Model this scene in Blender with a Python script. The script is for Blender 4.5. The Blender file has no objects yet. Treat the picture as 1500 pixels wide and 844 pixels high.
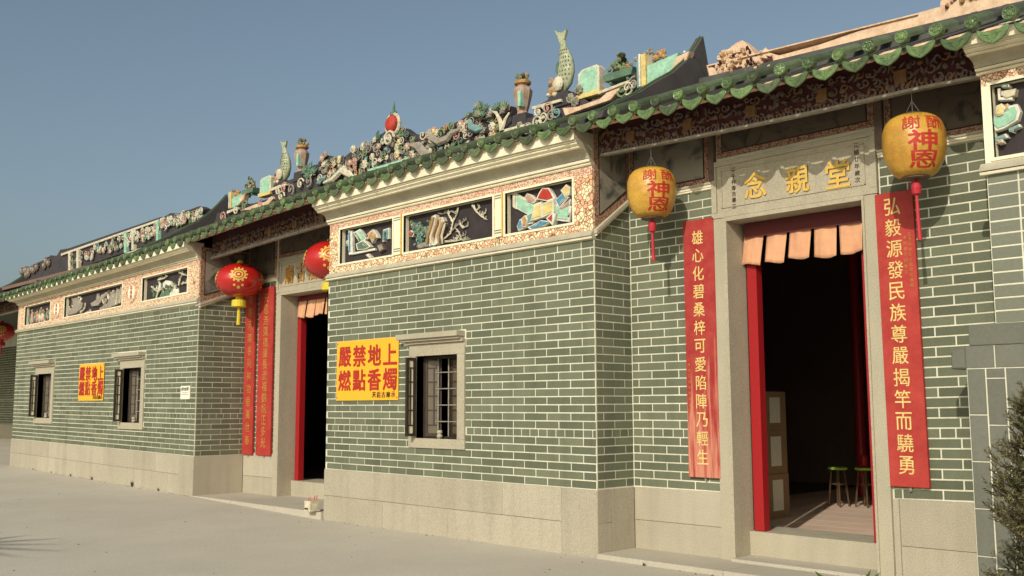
import bpy, bmesh, math, random
from mathutils import Matrix, Vector
R = random.Random(7)
S = bpy.context.scene
COL = S.collection
# ------------------------------------------------------------------ camera
FPX, YAW, PIT, ROL = 1475.446, -45.8292, 6.6456, -0.2106
CAM = Vector((5.932, -6.7968, 1.3256))
_y, _a, _r = (math.radians(v) for v in (YAW, PIT, ROL))
FW = Vector((math.sin(_y)*math.cos(_a), math.cos(_y)*math.cos(_a), math.sin(_a)))
RT0 = Vector((math.cos(_y), -math.sin(_y), 0)); UP0 = RT0.cross(FW)
RT = RT0*math.cos(_r)+UP0*math.sin(_r); UP = -RT0*math.sin(_r)+UP0*math.cos(_r)
cd = bpy.data.cameras.new('camera'); cam = bpy.data.objects.new('camera', cd); COL.objects.link(cam)
cd.sensor_width = 36; cd.lens = FPX/1500*36; cd.clip_end = 5000
cam.matrix_world = Matrix(((RT.x, UP.x, -FW.x, CAM.x), (RT.y, UP.y, -FW.y, CAM.y), (RT.z, UP.z, -FW.z, CAM.z), (0, 0, 0, 1)))
S.camera = cam
def UY(px, py, Y):            # survey helper: photo measurement -> (X, Z) on the wall plane at depth Y
    d = FW+RT*(px-750)/FPX-UP*(py-422)/FPX
    t = (Y-CAM.y)/d.y
    return (CAM.x+d.x*t, CAM.z+d.z*t)
def UZ(px, py, Z):
    d = FW+RT*(px-750)/FPX-UP*(py-422)/FPX
    t = (Z-CAM.z)/d.z
    return (CAM.x+d.x*t, CAM.y+d.y*t)
def PR(p):
    d = Vector(p)-CAM; z = d.dot(FW)
    return (750+FPX*d.dot(RT)/z, 422-FPX*d.dot(UP)/z)
# ------------------------------------------------------------------ light
SUN = Vector((0.38, -1.0, 0.60))          # towards the sun
el = math.atan2(SUN.z, math.hypot(SUN.x, SUN.y)); az = math.atan2(SUN.x, SUN.y)
w = bpy.data.worlds.new('World'); S.world = w; w.use_nodes = True
nt = w.node_tree; nt.nodes.clear()
sky = nt.nodes.new('ShaderNodeTexSky'); sky.sky_type = 'NISHITA'; sky.sun_disc = False
sky.sun_elevation = el; sky.sun_rotation = az; sky.air_density = 1.0; sky.dust_density = 3.6; sky.ozone_density = .8; sky.altitude = 30
bg = nt.nodes.new('ShaderNodeBackground'); bg.inputs['Strength'].default_value = 0.099
wo = nt.nodes.new('ShaderNodeOutputWorld')
hz = nt.nodes.new('ShaderNodeHueSaturation'); hz.inputs['Saturation'].default_value = .80; nt.links.new(sky.outputs[0], hz.inputs['Color']); tm = nt.nodes.new('ShaderNodeMix'); tm.data_type = 'RGBA'; tm.blend_type = 'MULTIPLY'; tm.inputs['Factor'].default_value = 1; tm.inputs['B'].default_value = (.93, 1.0, .97, 1); nt.links.new(hz.outputs[0], tm.inputs['A']); nt.links.new(tm.outputs['Result'], bg.inputs[0]); nt.links.new(bg.outputs[0], wo.inputs[0])
sl = bpy.data.lights.new('sun', 'SUN'); sl.energy = 2.75; sl.angle = math.radians(0.5); sl.color = (1.0, 0.93, 0.81)
so = bpy.data.objects.new('sun', sl); COL.objects.link(so); so.rotation_euler = SUN.to_track_quat('Z', 'Y').to_euler()
S.view_settings.view_transform = 'Standard'; S.view_settings.look = 'None'; S.view_settings.exposure = 0.06; S.view_settings.gamma = 1
S.render.engine = 'CYCLES'
# ------------------------------------------------------------------ materials
def mat(name, col, rough=0.8, var=0.12, scale=3.0, fine=60.0, bump=0.15, col2=None, spec=0.3, rnd=0.0, metal=0.0, stain=0.0, finevar=0.08, coat=0.0):
    m = bpy.data.materials.new(name); m.use_nodes = True
    n, l = m.node_tree.nodes, m.node_tree.links
    b = n['Principled BSDF']; b.inputs['Roughness'].default_value = rough; b.inputs['Specular IOR Level'].default_value = spec
    b.inputs['Metallic'].default_value = metal; b.inputs['Coat Weight'].default_value = coat
    geo = n.new('ShaderNodeNewGeometry')
    n1 = n.new('ShaderNodeTexNoise'); n1.inputs['Scale'].default_value = scale; n1.inputs['Detail'].default_value = 5; n1.inputs['Roughness'].default_value = .65
    n2 = n.new('ShaderNodeTexNoise'); n2.inputs['Scale'].default_value = fine; n2.inputs['Detail'].default_value = 3
    l.new(geo.outputs['Position'], n1.inputs[0]); l.new(geo.outputs['Position'], n2.inputs[0])
    c2 = col2 or tuple(c*0.55 for c in col)
    mx = n.new('ShaderNodeMix'); mx.data_type = 'RGBA'
    mx.inputs['A'].default_value = (*col, 1); mx.inputs['B'].default_value = (*c2, 1)
    mr = n.new('ShaderNodeMapRange'); mr.inputs['From Min'].default_value = .38; mr.inputs['From Max'].default_value = .72
    mr.inputs['To Min'].default_value = 0; mr.inputs['To Max'].default_value = min(1, var*3)
    l.new(n1.outputs[0], mr.inputs[0]); l.new(mr.outputs[0], mx.inputs['Factor'])
    hs = n.new('ShaderNodeHueSaturation'); l.new(mx.outputs['Result'], hs.inputs['Color'])
    ma = n.new('ShaderNodeMath'); ma.operation = 'MULTIPLY_ADD'; l.new(n2.outputs[0], ma.inputs[0]); ma.inputs[1].default_value = finevar*4; ma.inputs[2].default_value = 1-finevar*2
    last = ma.outputs[0]
    if rnd:
        at = n.new('ShaderNodeAttribute'); at.attribute_name = 'rnd'
        oi = n.new('ShaderNodeObjectInfo')
        ad = n.new('ShaderNodeMath'); ad.operation = 'ADD'; l.new(at.outputs['Fac'], ad.inputs[0]); l.new(oi.outputs['Random'], ad.inputs[1])
        fr = n.new('ShaderNodeMath'); fr.operation = 'FRACT'; l.new(ad.outputs[0], fr.inputs[0])
        m2 = n.new('ShaderNodeMath'); m2.operation = 'MULTIPLY_ADD'; l.new(fr.outputs[0], m2.inputs[0]); m2.inputs[1].default_value = rnd*2; m2.inputs[2].default_value = 1-rnd
        m3 = n.new('ShaderNodeMath'); m3.operation = 'MULTIPLY'; l.new(last, m3.inputs[0]); l.new(m2.outputs[0], m3.inputs[1]); last = m3.outputs[0]
    if stain:
        mp = n.new('ShaderNodeMapping'); mp.inputs['Scale'].default_value = (7, 7, .7); l.new(geo.outputs['Position'], mp.inputs[0])
        n3 = n.new('ShaderNodeTexNoise'); n3.inputs['Scale'].default_value = 1.0; n3.inputs['Detail'].default_value = 4; l.new(mp.outputs[0], n3.inputs[0])
        r3 = n.new('ShaderNodeMapRange'); r3.inputs['From Min'].default_value = .45; r3.inputs['From Max'].default_value = .75; r3.inputs['To Min'].default_value = 1; r3.inputs['To Max'].default_value = 1-stain
        l.new(n3.outputs[0], r3.inputs[0])
        m4 = n.new('ShaderNodeMath'); m4.operation = 'MULTIPLY'; l.new(last, m4.inputs[0]); l.new(r3.outputs[0], m4.inputs[1]); last = m4.outputs[0]
    l.new(last, hs.inputs['Value']); l.new(hs.outputs[0], b.inputs['Base Color'])
    if bump:
        bp = n.new('ShaderNodeBump'); bp.inputs['Strength'].default_value = bump; bp.inputs['Distance'].default_value = .004
        l.new(n2.outputs[0], bp.inputs['Height']); l.new(bp.outputs[0], b.inputs['Normal'])
    return m
def pebble(name, ground, stone, scale):
    m = mat(name, ground, .75, .15, 6)
    n, l = m.node_tree.nodes, m.node_tree.links; b = n['Principled BSDF']
    geo = n['Geometry'] if 'Geometry' in n else n.new('ShaderNodeNewGeometry')
    v = n.new('ShaderNodeTexVoronoi'); v.feature = 'DISTANCE_TO_EDGE'; v.inputs['Scale'].default_value = scale; l.new(geo.outputs['Position'], v.inputs['Vector'])
    v2 = n.new('ShaderNodeTexVoronoi'); v2.inputs['Scale'].default_value = scale; l.new(geo.outputs['Position'], v2.inputs['Vector'])
    r = n.new('ShaderNodeValToRGB'); e = r.color_ramp.elements
    e[0].position = .0; e[0].color = (.30, .15, .10, 1); e[1].position = .10; e[1].color = (1, 1, 1, 1); k = e.new(.035); k.color = (.32, .17, .12, 1)
    l.new(v.outputs['Distance'], r.inputs[0])
    pick = n.new('ShaderNodeValToRGB'); e = pick.color_ramp.elements; pick.color_ramp.interpolation = 'CONSTANT'
    e[0].color = (*stone, 1); e[1].position = .62; e[1].color = (*ground, 1); k = e.new(.8); k.color = tuple(.5*(a+c) for a, c in zip(stone, ground))+(1,)
    l.new(v2.outputs['Color'], pick.inputs[0])
    mx = n.new('ShaderNodeMix'); mx.data_type = 'RGBA'; mx.blend_type = 'MULTIPLY'; mx.inputs['Factor'].default_value = 1
    l.new(pick.outputs[0], mx.inputs['A']); l.new(r.outputs[0], mx.inputs['B']); l.new(mx.outputs['Result'], b.inputs['Base Color'])
    bp = n.new('ShaderNodeBump'); bp.inputs['Strength'].default_value = .5; bp.inputs['Distance'].default_value = .006
    l.new(r.outputs[0], bp.inputs['Height']); l.new(bp.outputs[0], b.inputs['Normal'])
    return m
def painting(name, paper, ink, scale=4):
    m = mat(name, paper, .8, .2, 3)
    n, l = m.node_tree.nodes, m.node_tree.links; b = n['Principled BSDF']
    geo = n.new('ShaderNodeNewGeometry')
    t = n.new('ShaderNodeTexNoise'); t.inputs['Scale'].default_value = scale; t.inputs['Detail'].default_value = 8; t.inputs['Distortion'].default_value = 1.6; l.new(geo.outputs['Position'], t.inputs[0])
    r = n.new('ShaderNodeValToRGB'); e = r.color_ramp.elements; e[0].position = .5; e[0].color = (*paper, 1); e[1].position = .66; e[1].color = (*ink, 1)
    k = e.new(.57); k.color = tuple(.65*a+.35*c for a, c in zip(paper, ink))+(1,)
    l.new(t.outputs[0], r.inputs[0]); l.new(r.outputs[0], b.inputs['Base Color'])
    return m
M = {}
M['brick'] = mat('brick_green_grey', (.142, .154, .100), .85, .16, 1.3, 55, .45, (.105, .118, .072), rnd=.20, stain=.16, finevar=.1)
M['brickC'] = mat('brick_grey_painted', (.18, .185, .14), .85, .10, 2.0, 45, .2, (.16, .18, .12), rnd=.08)
M['tileC'] = mat('gate_tile_grey', (.155, .155, .125), .8, .12, 3.0, 45, .2, (.12, .13, .09), rnd=.08, stain=.1)
M['mortar'] = mat('lime_mortar', (.72, .70, .55), .9, .24, 2.0, 80, .3, (.45, .43, .32), stain=.12)
M['granite'] = mat('granite', (.415, .37, .28), .85, .16, 1.3, 130, .7, (.32, .28, .205), finevar=.26, stain=.12, rnd=.07)
M['granite_joint'] = mat('granite_joint', (.22, .19, .135), .9, .1, 3)
M['granite_frame'] = mat('granite_door_frame', (.42, .375, .275), .8, .14, 2, 130, .6, (.32, .285, .205), finevar=.26, stain=.1)
M['concrete'] = mat('concrete_ground', (.52, .475, .385), .9, .22, .6, 40, .3, (.41, .375, .30), finevar=.10)
M['slab'] = mat('doorstep_slab', (.46, .42, .335), .9, .2, 1.2, 50, .3, (.37, .33, .25), finevar=.10)
M['cream'] = mat('cream_plaster', (.82, .76, .56), .7, .1, 5, 60, .15, (.62, .55, .36), stain=.12)
M['greymould'] = mat('grey_moulding', (.46, .42, .31), .8, .12, 5, 60, .15, stain=.15)
M['darkline'] = mat('dark_groove', (.05, .03, .02), .9, .1)
M['pebble'] = pebble('pebble_frieze', (.70, .40, .24), (.84, .72, .46), 25)
M['pebbleA'] = pebble('pebble_frieze_fine', (.76, .50, .32), (.82, .66, .44), 34)
M['pinkband'] = pebble('pink_scroll_band', (.66, .34, .24), (.78, .58, .40), 48)
M['darkpanel'] = mat('dark_relief_ground', (.045, .034, .036), .8, .3, 8)
M['glaze'] = mat('green_glaze', (.125, .19, .07), .33, .4, 14, 40, .6, (.06, .09, .04), spec=.45, rnd=.35, finevar=.14)
M['glazedull'] = mat('green_glaze_weathered', (.10, .135, .062), .5, .3, 7, 40, .6, (.06, .07, .04), spec=.4, rnd=.35, finevar=.15)
M['greytile'] = mat('grey_roof_tile', (.085, .085, .075), .8, .3, 5, 40, .4, (.04, .045, .035), rnd=.15)
M['gable'] = mat('dark_gable_plaster', (.082, .072, .067), .85, .25, 3, 30, .3)
M['gableedge'] = mat('gable_green_edge', (.07, .12, .05), .6, .2)
M['pinkridge'] = mat('peeling_pink_plaster', (.70, .52, .36), .85, .35, 9, 40, .8, (.50, .31, .19), finevar=.12)
M['darkridge'] = mat('dark_ridge_plaster', (.06, .052, .055), .85, .25, 5, 30, .3)
M['red'] = mat('red_paint', (.32, .010, .013), .5, .12, 4, 40, .1, (.32, .01, .01), spec=.4)
M['redboard'] = mat('red_couplet_board', (.36, .032, .024), .6, .22, 5, 50, .15, (.52, .07, .05), spec=.35, stain=.06)
M['redworn'] = mat('red_board_worn', (.33, .026, .026), .65, .3, 6, 50, .2, (.42, .07, .05), stain=.1)
def wear(m, z0, z1):      # sun-bleached, rubbed streaks that gather towards the foot of the board
    n, l = m.node_tree.nodes, m.node_tree.links; b = n['Principled BSDF']; src = b.inputs['Base Color'].links[0].from_socket
    geo = n.new('ShaderNodeNewGeometry'); sp = n.new('ShaderNodeSeparateXYZ'); l.new(geo.outputs['Position'], sp.inputs[0])
    mp = n.new('ShaderNodeMapping'); mp.inputs['Scale'].default_value = (28, 28, 2.2); l.new(geo.outputs['Position'], mp.inputs[0])
    t = n.new('ShaderNodeTexNoise'); t.inputs['Scale'].default_value = 1; t.inputs['Detail'].default_value = 6; l.new(mp.outputs[0], t.inputs[0])
    r = n.new('ShaderNodeMapRange'); r.inputs['From Min'].default_value = z1; r.inputs['From Max'].default_value = z0; r.inputs['To Min'].default_value = -.25; r.inputs['To Max'].default_value = .22; l.new(sp.outputs['Z'], r.inputs[0])
    a = n.new('ShaderNodeMath'); a.operation = 'ADD'; l.new(t.outputs[0], a.inputs[0]); l.new(r.outputs[0], a.inputs[1])
    q = n.new('ShaderNodeMapRange'); q.inputs['From Min'].default_value = .52; q.inputs['From Max'].default_value = .72; q.inputs['To Max'].default_value = .8; l.new(a.outputs[0], q.inputs[0])
    mx = n.new('ShaderNodeMix'); mx.data_type = 'RGBA'; l.new(q.outputs[0], mx.inputs['Factor']); l.new(src, mx.inputs['A']); mx.inputs['B'].default_value = (.60, .27, .17, 1); l.new(mx.outputs['Result'], b.inputs['Base Color'])
wear(M['redworn'], .7, 2.2)
M['edge'] = mat('board_edge_cloth_shade', (.11, .022, .022), .75)  # board edges, also the shade colour of the strip across the curtain tops
M['gold'] = mat('gold_paint', (.70, .46, .10), .5, .2, 12, 60, .1, (.52, .30, .06))
M['goldpale'] = mat('pale_gold_paint', (.74, .56, .20), .5, .15, 12)
M['goldfaded'] = mat('faded_gold_paint', (.48, .24, .05), .6, .25, 12)
M['inkred'] = mat('red_lettering', (.46, .03, .02), .6, .25, 20, col2=(.30, .03, .02))
M['ink'] = mat('dark_lettering', (.06, .03, .02), .7, .1)
M['yellow'] = mat('yellow_vinyl', (.84, .43, .03), .55, .08, 3, 60, .05, (.80, .37, .02))
M['white'] = mat('white_sheet', (.80, .78, .62), .6, .05)
M['wood'] = mat('dark_wood', (.042, .026, .016), .6, .3, 8, 60, .3, spec=.4)
M['pane'] = mat('paper_pane', (.74, .68, .46), .6, .15, 6)
M['glass'] = mat('dusty_glass', (.12, .095, .06), .35, .2, 6, spec=.5)
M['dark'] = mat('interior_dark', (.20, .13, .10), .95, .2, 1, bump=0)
M['floor'] = mat('interior_tile', (.78, .60, .46), .6, .25, 3, 50, .15, (.70, .46, .34), rnd=.06)
M['cloth'] = mat('peach_cloth', (.70, .37, .20), .85, .3, 9, 120, .3, (.62, .30, .18), stain=.25)
M['lantern'] = mat('amber_lantern', (.62, .35, .05), .34, .35, 4, 60, .25, (.42, .20, .03), spec=.5, finevar=.16, coat=.15, stain=.25)
M['redlantern'] = mat('red_silk_lantern', (.48, .014, .012), .25, .12, 3, 50, .1, (.34, .01, .01), spec=.5, coat=.5)
M['yl'] = mat('yellow_fringe', (.66, .52, .04), .6, .15)
M['tassel'] = mat('pink_red_tassel', (.50, .03, .045), .6, .2, 9)
M['wire'] = mat('wire', (.25, .23, .2), .5)
M['card'] = mat('cardboard', (.34, .22, .12), .85, .15, 3)
M['greenseat'] = mat('green_seat', (.30, .50, .06), .4, .05)
M['metal'] = mat('stool_leg_metal', (.20, .13, .07), .4, .1, metal=.6)
M['weed'] = mat('weed', (.055, .055, .022), .8, .3)
M['leaf'] = mat('shrub_leaf', (.115, .115, .05), .7, .4, 6, 60, .1, (.15, .12, .06), rnd=.4)
M['fishskin'] = mat('fish_glaze', (.44, .45, .30), .5, .4, 14, 50, .4, (.16, .22, .11))
M['vasebody'] = mat('dusty_pink_ceramic', (.46, .31, .22), .8, .4, 12, 40, .6, (.24, .17, .13))
M['leaf2'] = mat('agave_leaf', (.10, .18, .04), .5, .2, 6)
M['bark'] = mat('bark', (.09, .06, .04), .9)
M['carve'] = mat('carved_wood', (.185, .135, .11), .75, .45, 22, 60, .5, (.13, .08, .07))
M['carvebg'] = mat('carved_board_ground', (.085, .024, .024), .8, .35, 20)
M['carvegold'] = mat('carved_gold', (.22, .115, .045), .6, .4, 15)
M['paint1'] = painting('faded_wall_painting', (.24, .215, .165), (.07, .07, .06), 3.4)
M['paint2'] = painting('ink_wall_painting', (.12, .092, .065), (.045, .04, .036), 5)
M['paintborder'] = pebble('painted_scroll_border', (.30, .13, .09), (.42, .28, .19), 55)
RC = {'c': ('cream', (.66, .60, .44)), 'p': ('pink', (.52, .31, .24)), 'g': ('green', (.12, .20, .13)), 't': ('teal', (.19, .33, .31)),
      'y': ('yellow', (.74, .58, .22)), 'm': ('mint', (.36, .62, .44)), 'b': ('blue', (.10, .28, .40)), 'r': ('red', (.50, .05, .03)),
      'w': ('white', (.74, .72, .60)), 'o': ('ochre', (.48, .28, .11)), 'k': ('umber', (.16, .11, .08)), 'l': ('moss', (.20, .26, .13)), 's': ('stonegrey', (.34, .30, .24))}
for k, (nm, c) in RC.items():
    M['r_'+k] = mat('relief_'+nm, c, .6, .35, 14, 50, .5, tuple(x*.6 for x in c), finevar=.12)
# ------------------------------------------------------------------ mesh builder
class MB:
    def __init__(s, mats): s.v = []; s.f = []; s.m = []; s.r = []; s.mats = mats if isinstance(mats, (list, tuple)) else [mats]; s.smooth = False; s.cr = 0.0
    def add(s, vs, fs, mi=0):
        o = len(s.v); s.v += [tuple(p) for p in vs]
        for f in fs: s.f.append([i+o for i in f]); s.m.append(mi); s.r.append(s.cr)
        return s
    def box(s, x0, x1, y0, y1, z0, z1, mi=0, fn=None):
        vs = [(x0, y0, z0), (x1, y0, z0), (x1, y1, z0), (x0, y1, z0), (x0, y0, z1), (x1, y0, z1), (x1, y1, z1), (x0, y1, z1)]
        if fn: vs = [fn(*p) for p in vs]
        return s.add(vs, [(0, 3, 2, 1), (4, 5, 6, 7), (0, 1, 5, 4), (1, 2, 6, 5), (2, 3, 7, 6), (3, 0, 4, 7)], mi)
    def prism(s, pts, y0, y1, mi=0, ch=0.0, T=None):
        # pts: polygon in (X,Z); extruded from depth y1 (back) to y0 (front, towards -Y); ch = chamfer on the front edge
        n = len(pts)
        area = sum(pts[i][0]*pts[(i+1) % n][1]-pts[(i+1) % n][0]*pts[i][1] for i in range(n))
        if area < 0: pts = pts[::-1]
        cx = sum(p[0] for p in pts)/n; cz = sum(p[1] for p in pts)/n
        rings = [[(p[0], y1, p[1]) for p in pts]]
        if ch:
            rings.append([(p[0], y0+ch, p[1]) for p in pts])
            fr = []
            for p in pts:
                dx, dz = cx-p[0], cz-p[1]; L = math.hypot(dx, dz) or 1; k = min(ch*1.3, L*.4)/L
                fr.append((p[0]+dx*k, y0, p[1]+dz*k))
            rings.append(fr)
        else: rings.append([(p[0], y0, p[1]) for p in pts])
        vs = [p for r_ in rings for p in r_]
        if T: vs = [T(*p) for p in vs]
        fs = [tuple((len(rings)-1)*n+i for i in range(n)), tuple(i for i in reversed(range(n)))]
        for k in range(len(rings)-1):
            for i in range(n):
                j = (i+1) % n; fs.append((k*n+i, k*n+j, (k+1)*n+j, (k+1)*n+i))
        return s.add(vs, fs, mi)
    def lathe(s, prof, c, n=20, mi=0, axis='Z', sq=1.0):
        vs = []; fs = []; cx, cy, cz = c
        for r_, h in prof:
            for i in range(n):
                a = 2*math.pi*i/n
                if axis == 'Z': vs.append((cx+r_*math.cos(a), cy+r_*math.sin(a)*sq, cz+h))
                elif axis == 'Y': vs.append((cx+r_*math.cos(a), cy+h, cz+r_*math.sin(a)*sq))
        m_ = len(prof)
        for k in range(m_-1):
            for i in range(n):
                j = (i+1) % n
                q = (k*n+i, k*n+j, (k+1)*n+j, (k+1)*n+i)
                fs.append(q if axis == 'Z' else q[::-1])
        fs.append(tuple(reversed(range(n)))); fs.append(tuple((m_-1)*n+i for i in range(n)))
        return s.add(vs, fs, mi)
    def tube(s, pts, rad, n=6, mi=0, flat=1.0):
        pts = [Vector(p) for p in pts]; k = len(pts)
        if not isinstance(rad, (list, tuple)): rad = [rad]*k
        vs = []; fs = []; ref = Vector((0, 1, 0))
        for i, p in enumerate(pts):
            t = (pts[min(i+1, k-1)]-pts[max(i-1, 0)]).normalized()
            rf = ref if abs(t.dot(ref)) < .9 else Vector((1, 0, 0))
            a = t.cross(rf).normalized(); b = t.cross(a).normalized()
            for j in range(n):
                an = 2*math.pi*j/n; vs.append(p+a*math.cos(an)*rad[i]+b*math.sin(an)*rad[i]*flat)
        for i in range(k-1):
            for j in range(n):
                j2 = (j+1) % n; fs.append((i*n+j, i*n+j2, (i+1)*n+j2, (i+1)*n+j))
        fs.append(tuple(reversed(range(n)))); fs.append(tuple((k-1)*n+j for j in range(n)))
        return s.add(vs, fs, mi)
    def ball(s, c, rx, ry, rz, n=12, m=8, mi=0, jit=0):
        vs = []; fs = []
        for i in range(m+1):
            t = math.pi*i/m
            for j in range(n):
                a = 2*math.pi*j/n; q = 1+(R.uniform(-jit, jit) if jit else 0)
                vs.append((c[0]+rx*q*math.sin(t)*math.cos(a), c[1]+ry*q*math.sin(t)*math.sin(a), c[2]+rz*q*math.cos(t)))
        for i in range(m):
            for j in range(n):
                j2 = (j+1) % n; fs.append((i*n+j, (i+1)*n+j, (i+1)*n+j2, i*n+j2))
        return s.add(vs, fs, mi)
    def mesh(s, name):
        me = bpy.data.meshes.new(name); me.from_pydata(s.v, [], s.f)
        for q in s.mats: me.materials.append(M[q] if isinstance(q, str) else q)
        me.polygons.foreach_set('material_index', s.m)
        if s.smooth: me.polygons.foreach_set('use_smooth', [True]*len(s.f))
        if any(s.r):
            at = me.attributes.new('rnd', 'FLOAT', 'FACE'); at.data.foreach_set('value', s.r)
        me.update(); return me
    def build(s, name, parent=None):
        o = bpy.data.objects.new(name, s.mesh(name)); COL.objects.link(o)
        if parent: o.parent = parent; o.matrix_parent_inverse = WM(parent).inverted()
        return o
_W = {}
def WM(o):
    m = Matrix.Translation(o.location) @ o.rotation_euler.to_matrix().to_4x4()
    if o.parent: m = WM(o.parent) @ o.matrix_parent_inverse @ m
    return m
def put(me, name, parent, loc=(0, 0, 0)):
    o = bpy.data.objects.new(name, me); COL.objects.link(o); o.location = loc
    if parent: o.parent = parent; o.matrix_parent_inverse = WM(parent).inverted()
    return o
def thing(name, label, cat, loc=(0, 0, 0), group=None):
    o = bpy.data.objects.new(name, None); COL.objects.link(o); o.location = loc; o.empty_display_size = .1
    return tag(o, label, cat, group)
def tag(o, label, cat, group=None):
    o['label'] = label; o['category'] = cat
    if group: o['group'] = group
    return o
def stuff(o): o['kind'] = 'stuff'; return o
def struct(o): o['kind'] = 'structure'; return o
def dup(root, shift, label=None, group=None):
    def cp(o, par):
        c = o.copy(); COL.objects.link(c)
        if par: c.parent = par; c.matrix_parent_inverse = o.matrix_parent_inverse.copy()
        for ch in list(o.children): cp(ch, c)
        return c
    c = cp(root, None); old = root.location.copy()
    c.location = old+Vector(shift)
    if label: c['label'] = label
    if group: c['group'] = group
    return c
def text_mesh(ch, size, depth, bold=0.0):
    cu = bpy.data.curves.new('txt', 'FONT'); cu.body = ch; cu.size = 1; cu.align_x = 'CENTER'; cu.extrude = .02; cu.offset = bold; cu.resolution_u = 2
    o = bpy.data.objects.new('txt', cu); COL.objects.link(o)
    dg = bpy.context.evaluated_depsgraph_get(); ev = o.evaluated_get(dg); me = ev.to_mesh()
    V = [tuple(v.co) for v in me.vertices]; F = [tuple(p.vertices) for p in me.polygons]
    ev.to_mesh_clear(); bpy.data.objects.remove(o); bpy.data.curves.remove(cu)
    if not V: return [], []
    x0 = min(v[0] for v in V); x1 = max(v[0] for v in V); y0 = min(v[1] for v in V); y1 = max(v[1] for v in V)
    cx, cy = (x0+x1)/2, (y0+y1)/2
    sc = size/max(.6, max(x1-x0, y1-y0))
    return [((v[0]-cx)*sc, (v[1]-cy)*sc, (v[2]/.02+1)*.5*depth) for v in V], F
TC = {}
def glyph(ch, bold):
    k = (ch, bold)
    if k not in TC:
        V, F = text_mesh(ch, 1.0, 1.0, 0.0)
        if bold > 0:
            V2, F2 = [], []
            for q, (dx, dy) in enumerate(((-bold, -bold*.5), (bold, bold*.5), (0, bold), (0, -bold), (bold, -bold*.5), (-bold, bold*.5))):
                o = len(V2); V2 += [(v[0]+dx, v[1]+dy, v[2]*(1-.03*q)) for v in V]; F2 += [tuple(i+o for i in f) for f in F]
            V, F = V2, F2
        TC[k] = (V, F)
    return TC[k]
def write(ch, X, Y, Z, w_, h_, parent, mname, name='character', bold=.012, depth=.004, slant=0.0):
    V, F = glyph(ch, bold)
    mb = MB(mname)
    mb.add([(X+v[0]*w_, Y-v[2]*depth, Z+v[1]*h_+v[0]*w_*slant) for v in V], F)
    return mb.build(name, parent)
# ------------------------------------------------------------------ site levels
XA1, XA0, XB0, XB1, XC = -14.8776, -7.4257, -4.2259, 0.0, 3.44
YA, RA, RB = -.045, .7256, .512
def lerp(t, pts):
    if t <= pts[0][0]: return pts[0][1]
    for (a, b), (c, d) in zip(pts, pts[1:]):
        if t <= c: return b+(d-b)*(t-a)/(c-a)
    return pts[-1][1]
def gz(X): return lerp(X, [(-19, .26), (-14.88, .205), (-7.43, .081), (-4.23, .005), (0, 0)])
def grz(X): return lerp(X, [(-14.88, .721), (-7.43, .632), (-4.23, .592), (0, .584), (1, .59), (3.05, .646), (3.5, .66)])
def ez(X): return lerp(X, [(-19, 3.42), (-14.27, 3.50), (-10.85, 3.595), (-9.32, 3.63), (-8.16, 3.675), (-6.55, 3.745), (-5.26, 3.80), (-4.33, 3.828), (-3.33, 3.845), (-2.37, 3.868), (-.91, 3.866), (.05, 3.838), (1.01, 3.81), (1.93, 3.785), (3.07, 3.778), (3.75, 3.75), (6, 3.73)])
LV = [2.82, 3.0, 3.41, 3.51, 3.82]
def WZ(X, z):
    if X >= XB0: tops = LV
    else:
        a = [2.773, 2.88, 3.235, 3.30, 3.47]; b = [2.79, 2.985, 3.345, 3.43, 3.665]
        t = min(1, max(0, (X-XA1)/(XA0-XA1)))
        tops = [p+(q-p)*t for p, q in zip(a, b)]
        if X > XA0:
            t = (X-XA0)/(XB0-XA0); tops = [p+(q-p)*t for p, q in zip(tops, LV)]
    tops = tops[:-1]+[ez(X)-.045]
    if z <= LV[0]: return tops[0]+(z-LV[0])
    if z >= LV[-1]: return tops[-1]+(z-LV[-1])
    return lerp(z, list(zip(LV, tops)))
def W3(x, y, z): return (x, y, WZ(x, z))
# ------------------------------------------------------------------ ground
xs = [-600, -60, -19, -14.88, -11, -7.43, -4.23, 0, 6, 60, 600]; ys = [-600, -60, -20, -8, -3, -.5, 0, 2, 12, 80, 600]
g = MB('concrete'); g.add([(x, y, gz(x)-(.0 if y < 2 else 0)) for y in ys for x in xs],
    [(j*len(xs)+i, j*len(xs)+i+1, (j+1)*len(xs)+i+1, (j+1)*len(xs)+i) for j in range(len(ys)-1) for i in range(len(xs)-1)])
struct(g.build('ground'))
# ------------------------------------------------------------------ the temple
T = thing('temple', 'long low temple of green grey brick with granite base and green tiled eaves', 'temple', (-5, 0, 0))
bricks = []      # (area, poly, T-function-key ...)
HDR = {28, 6}
def clip(poly, a, b, c):         # keep a*x+b*z<=c
    out = []
    for i in range(len(poly)):
        p, q = poly[i], poly[(i+1) % len(poly)]
        dp, dq = a*p[0]+b*p[1]-c, a*q[0]+b*q[1]-c
        if dp <= 0: out.append(p)
        if dp*dq < 0: t = dp/(dp-dq); out.append((p[0]+(q[0]-p[0])*t, p[1]+(q[1]-p[1])*t))
    return out
def subtract(rc, holes):
    rs = [rc]
    for h in holes:
        nr = []
        for r_ in rs:
            x0, x1, z0, z1 = r_
            if h[1] <= x0 or h[0] >= x1 or h[3] <= z0 or h[2] >= z1: nr.append(r_); continue
            if h[0] > x0: nr.append((x0, h[0], z0, z1))
            if h[1] < x1: nr.append((h[1], x1, z0, z1))
            if h[2] > z0: nr.append((max(x0, h[0]), min(x1, h[1]), z0, h[2]))
            if h[3] < z1: nr.append((max(x0, h[0]), min(x1, h[1]), h[3], z1))
        rs = nr
    return rs
PITCH, GAP, PROUD = .2995, .0112, .003
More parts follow.
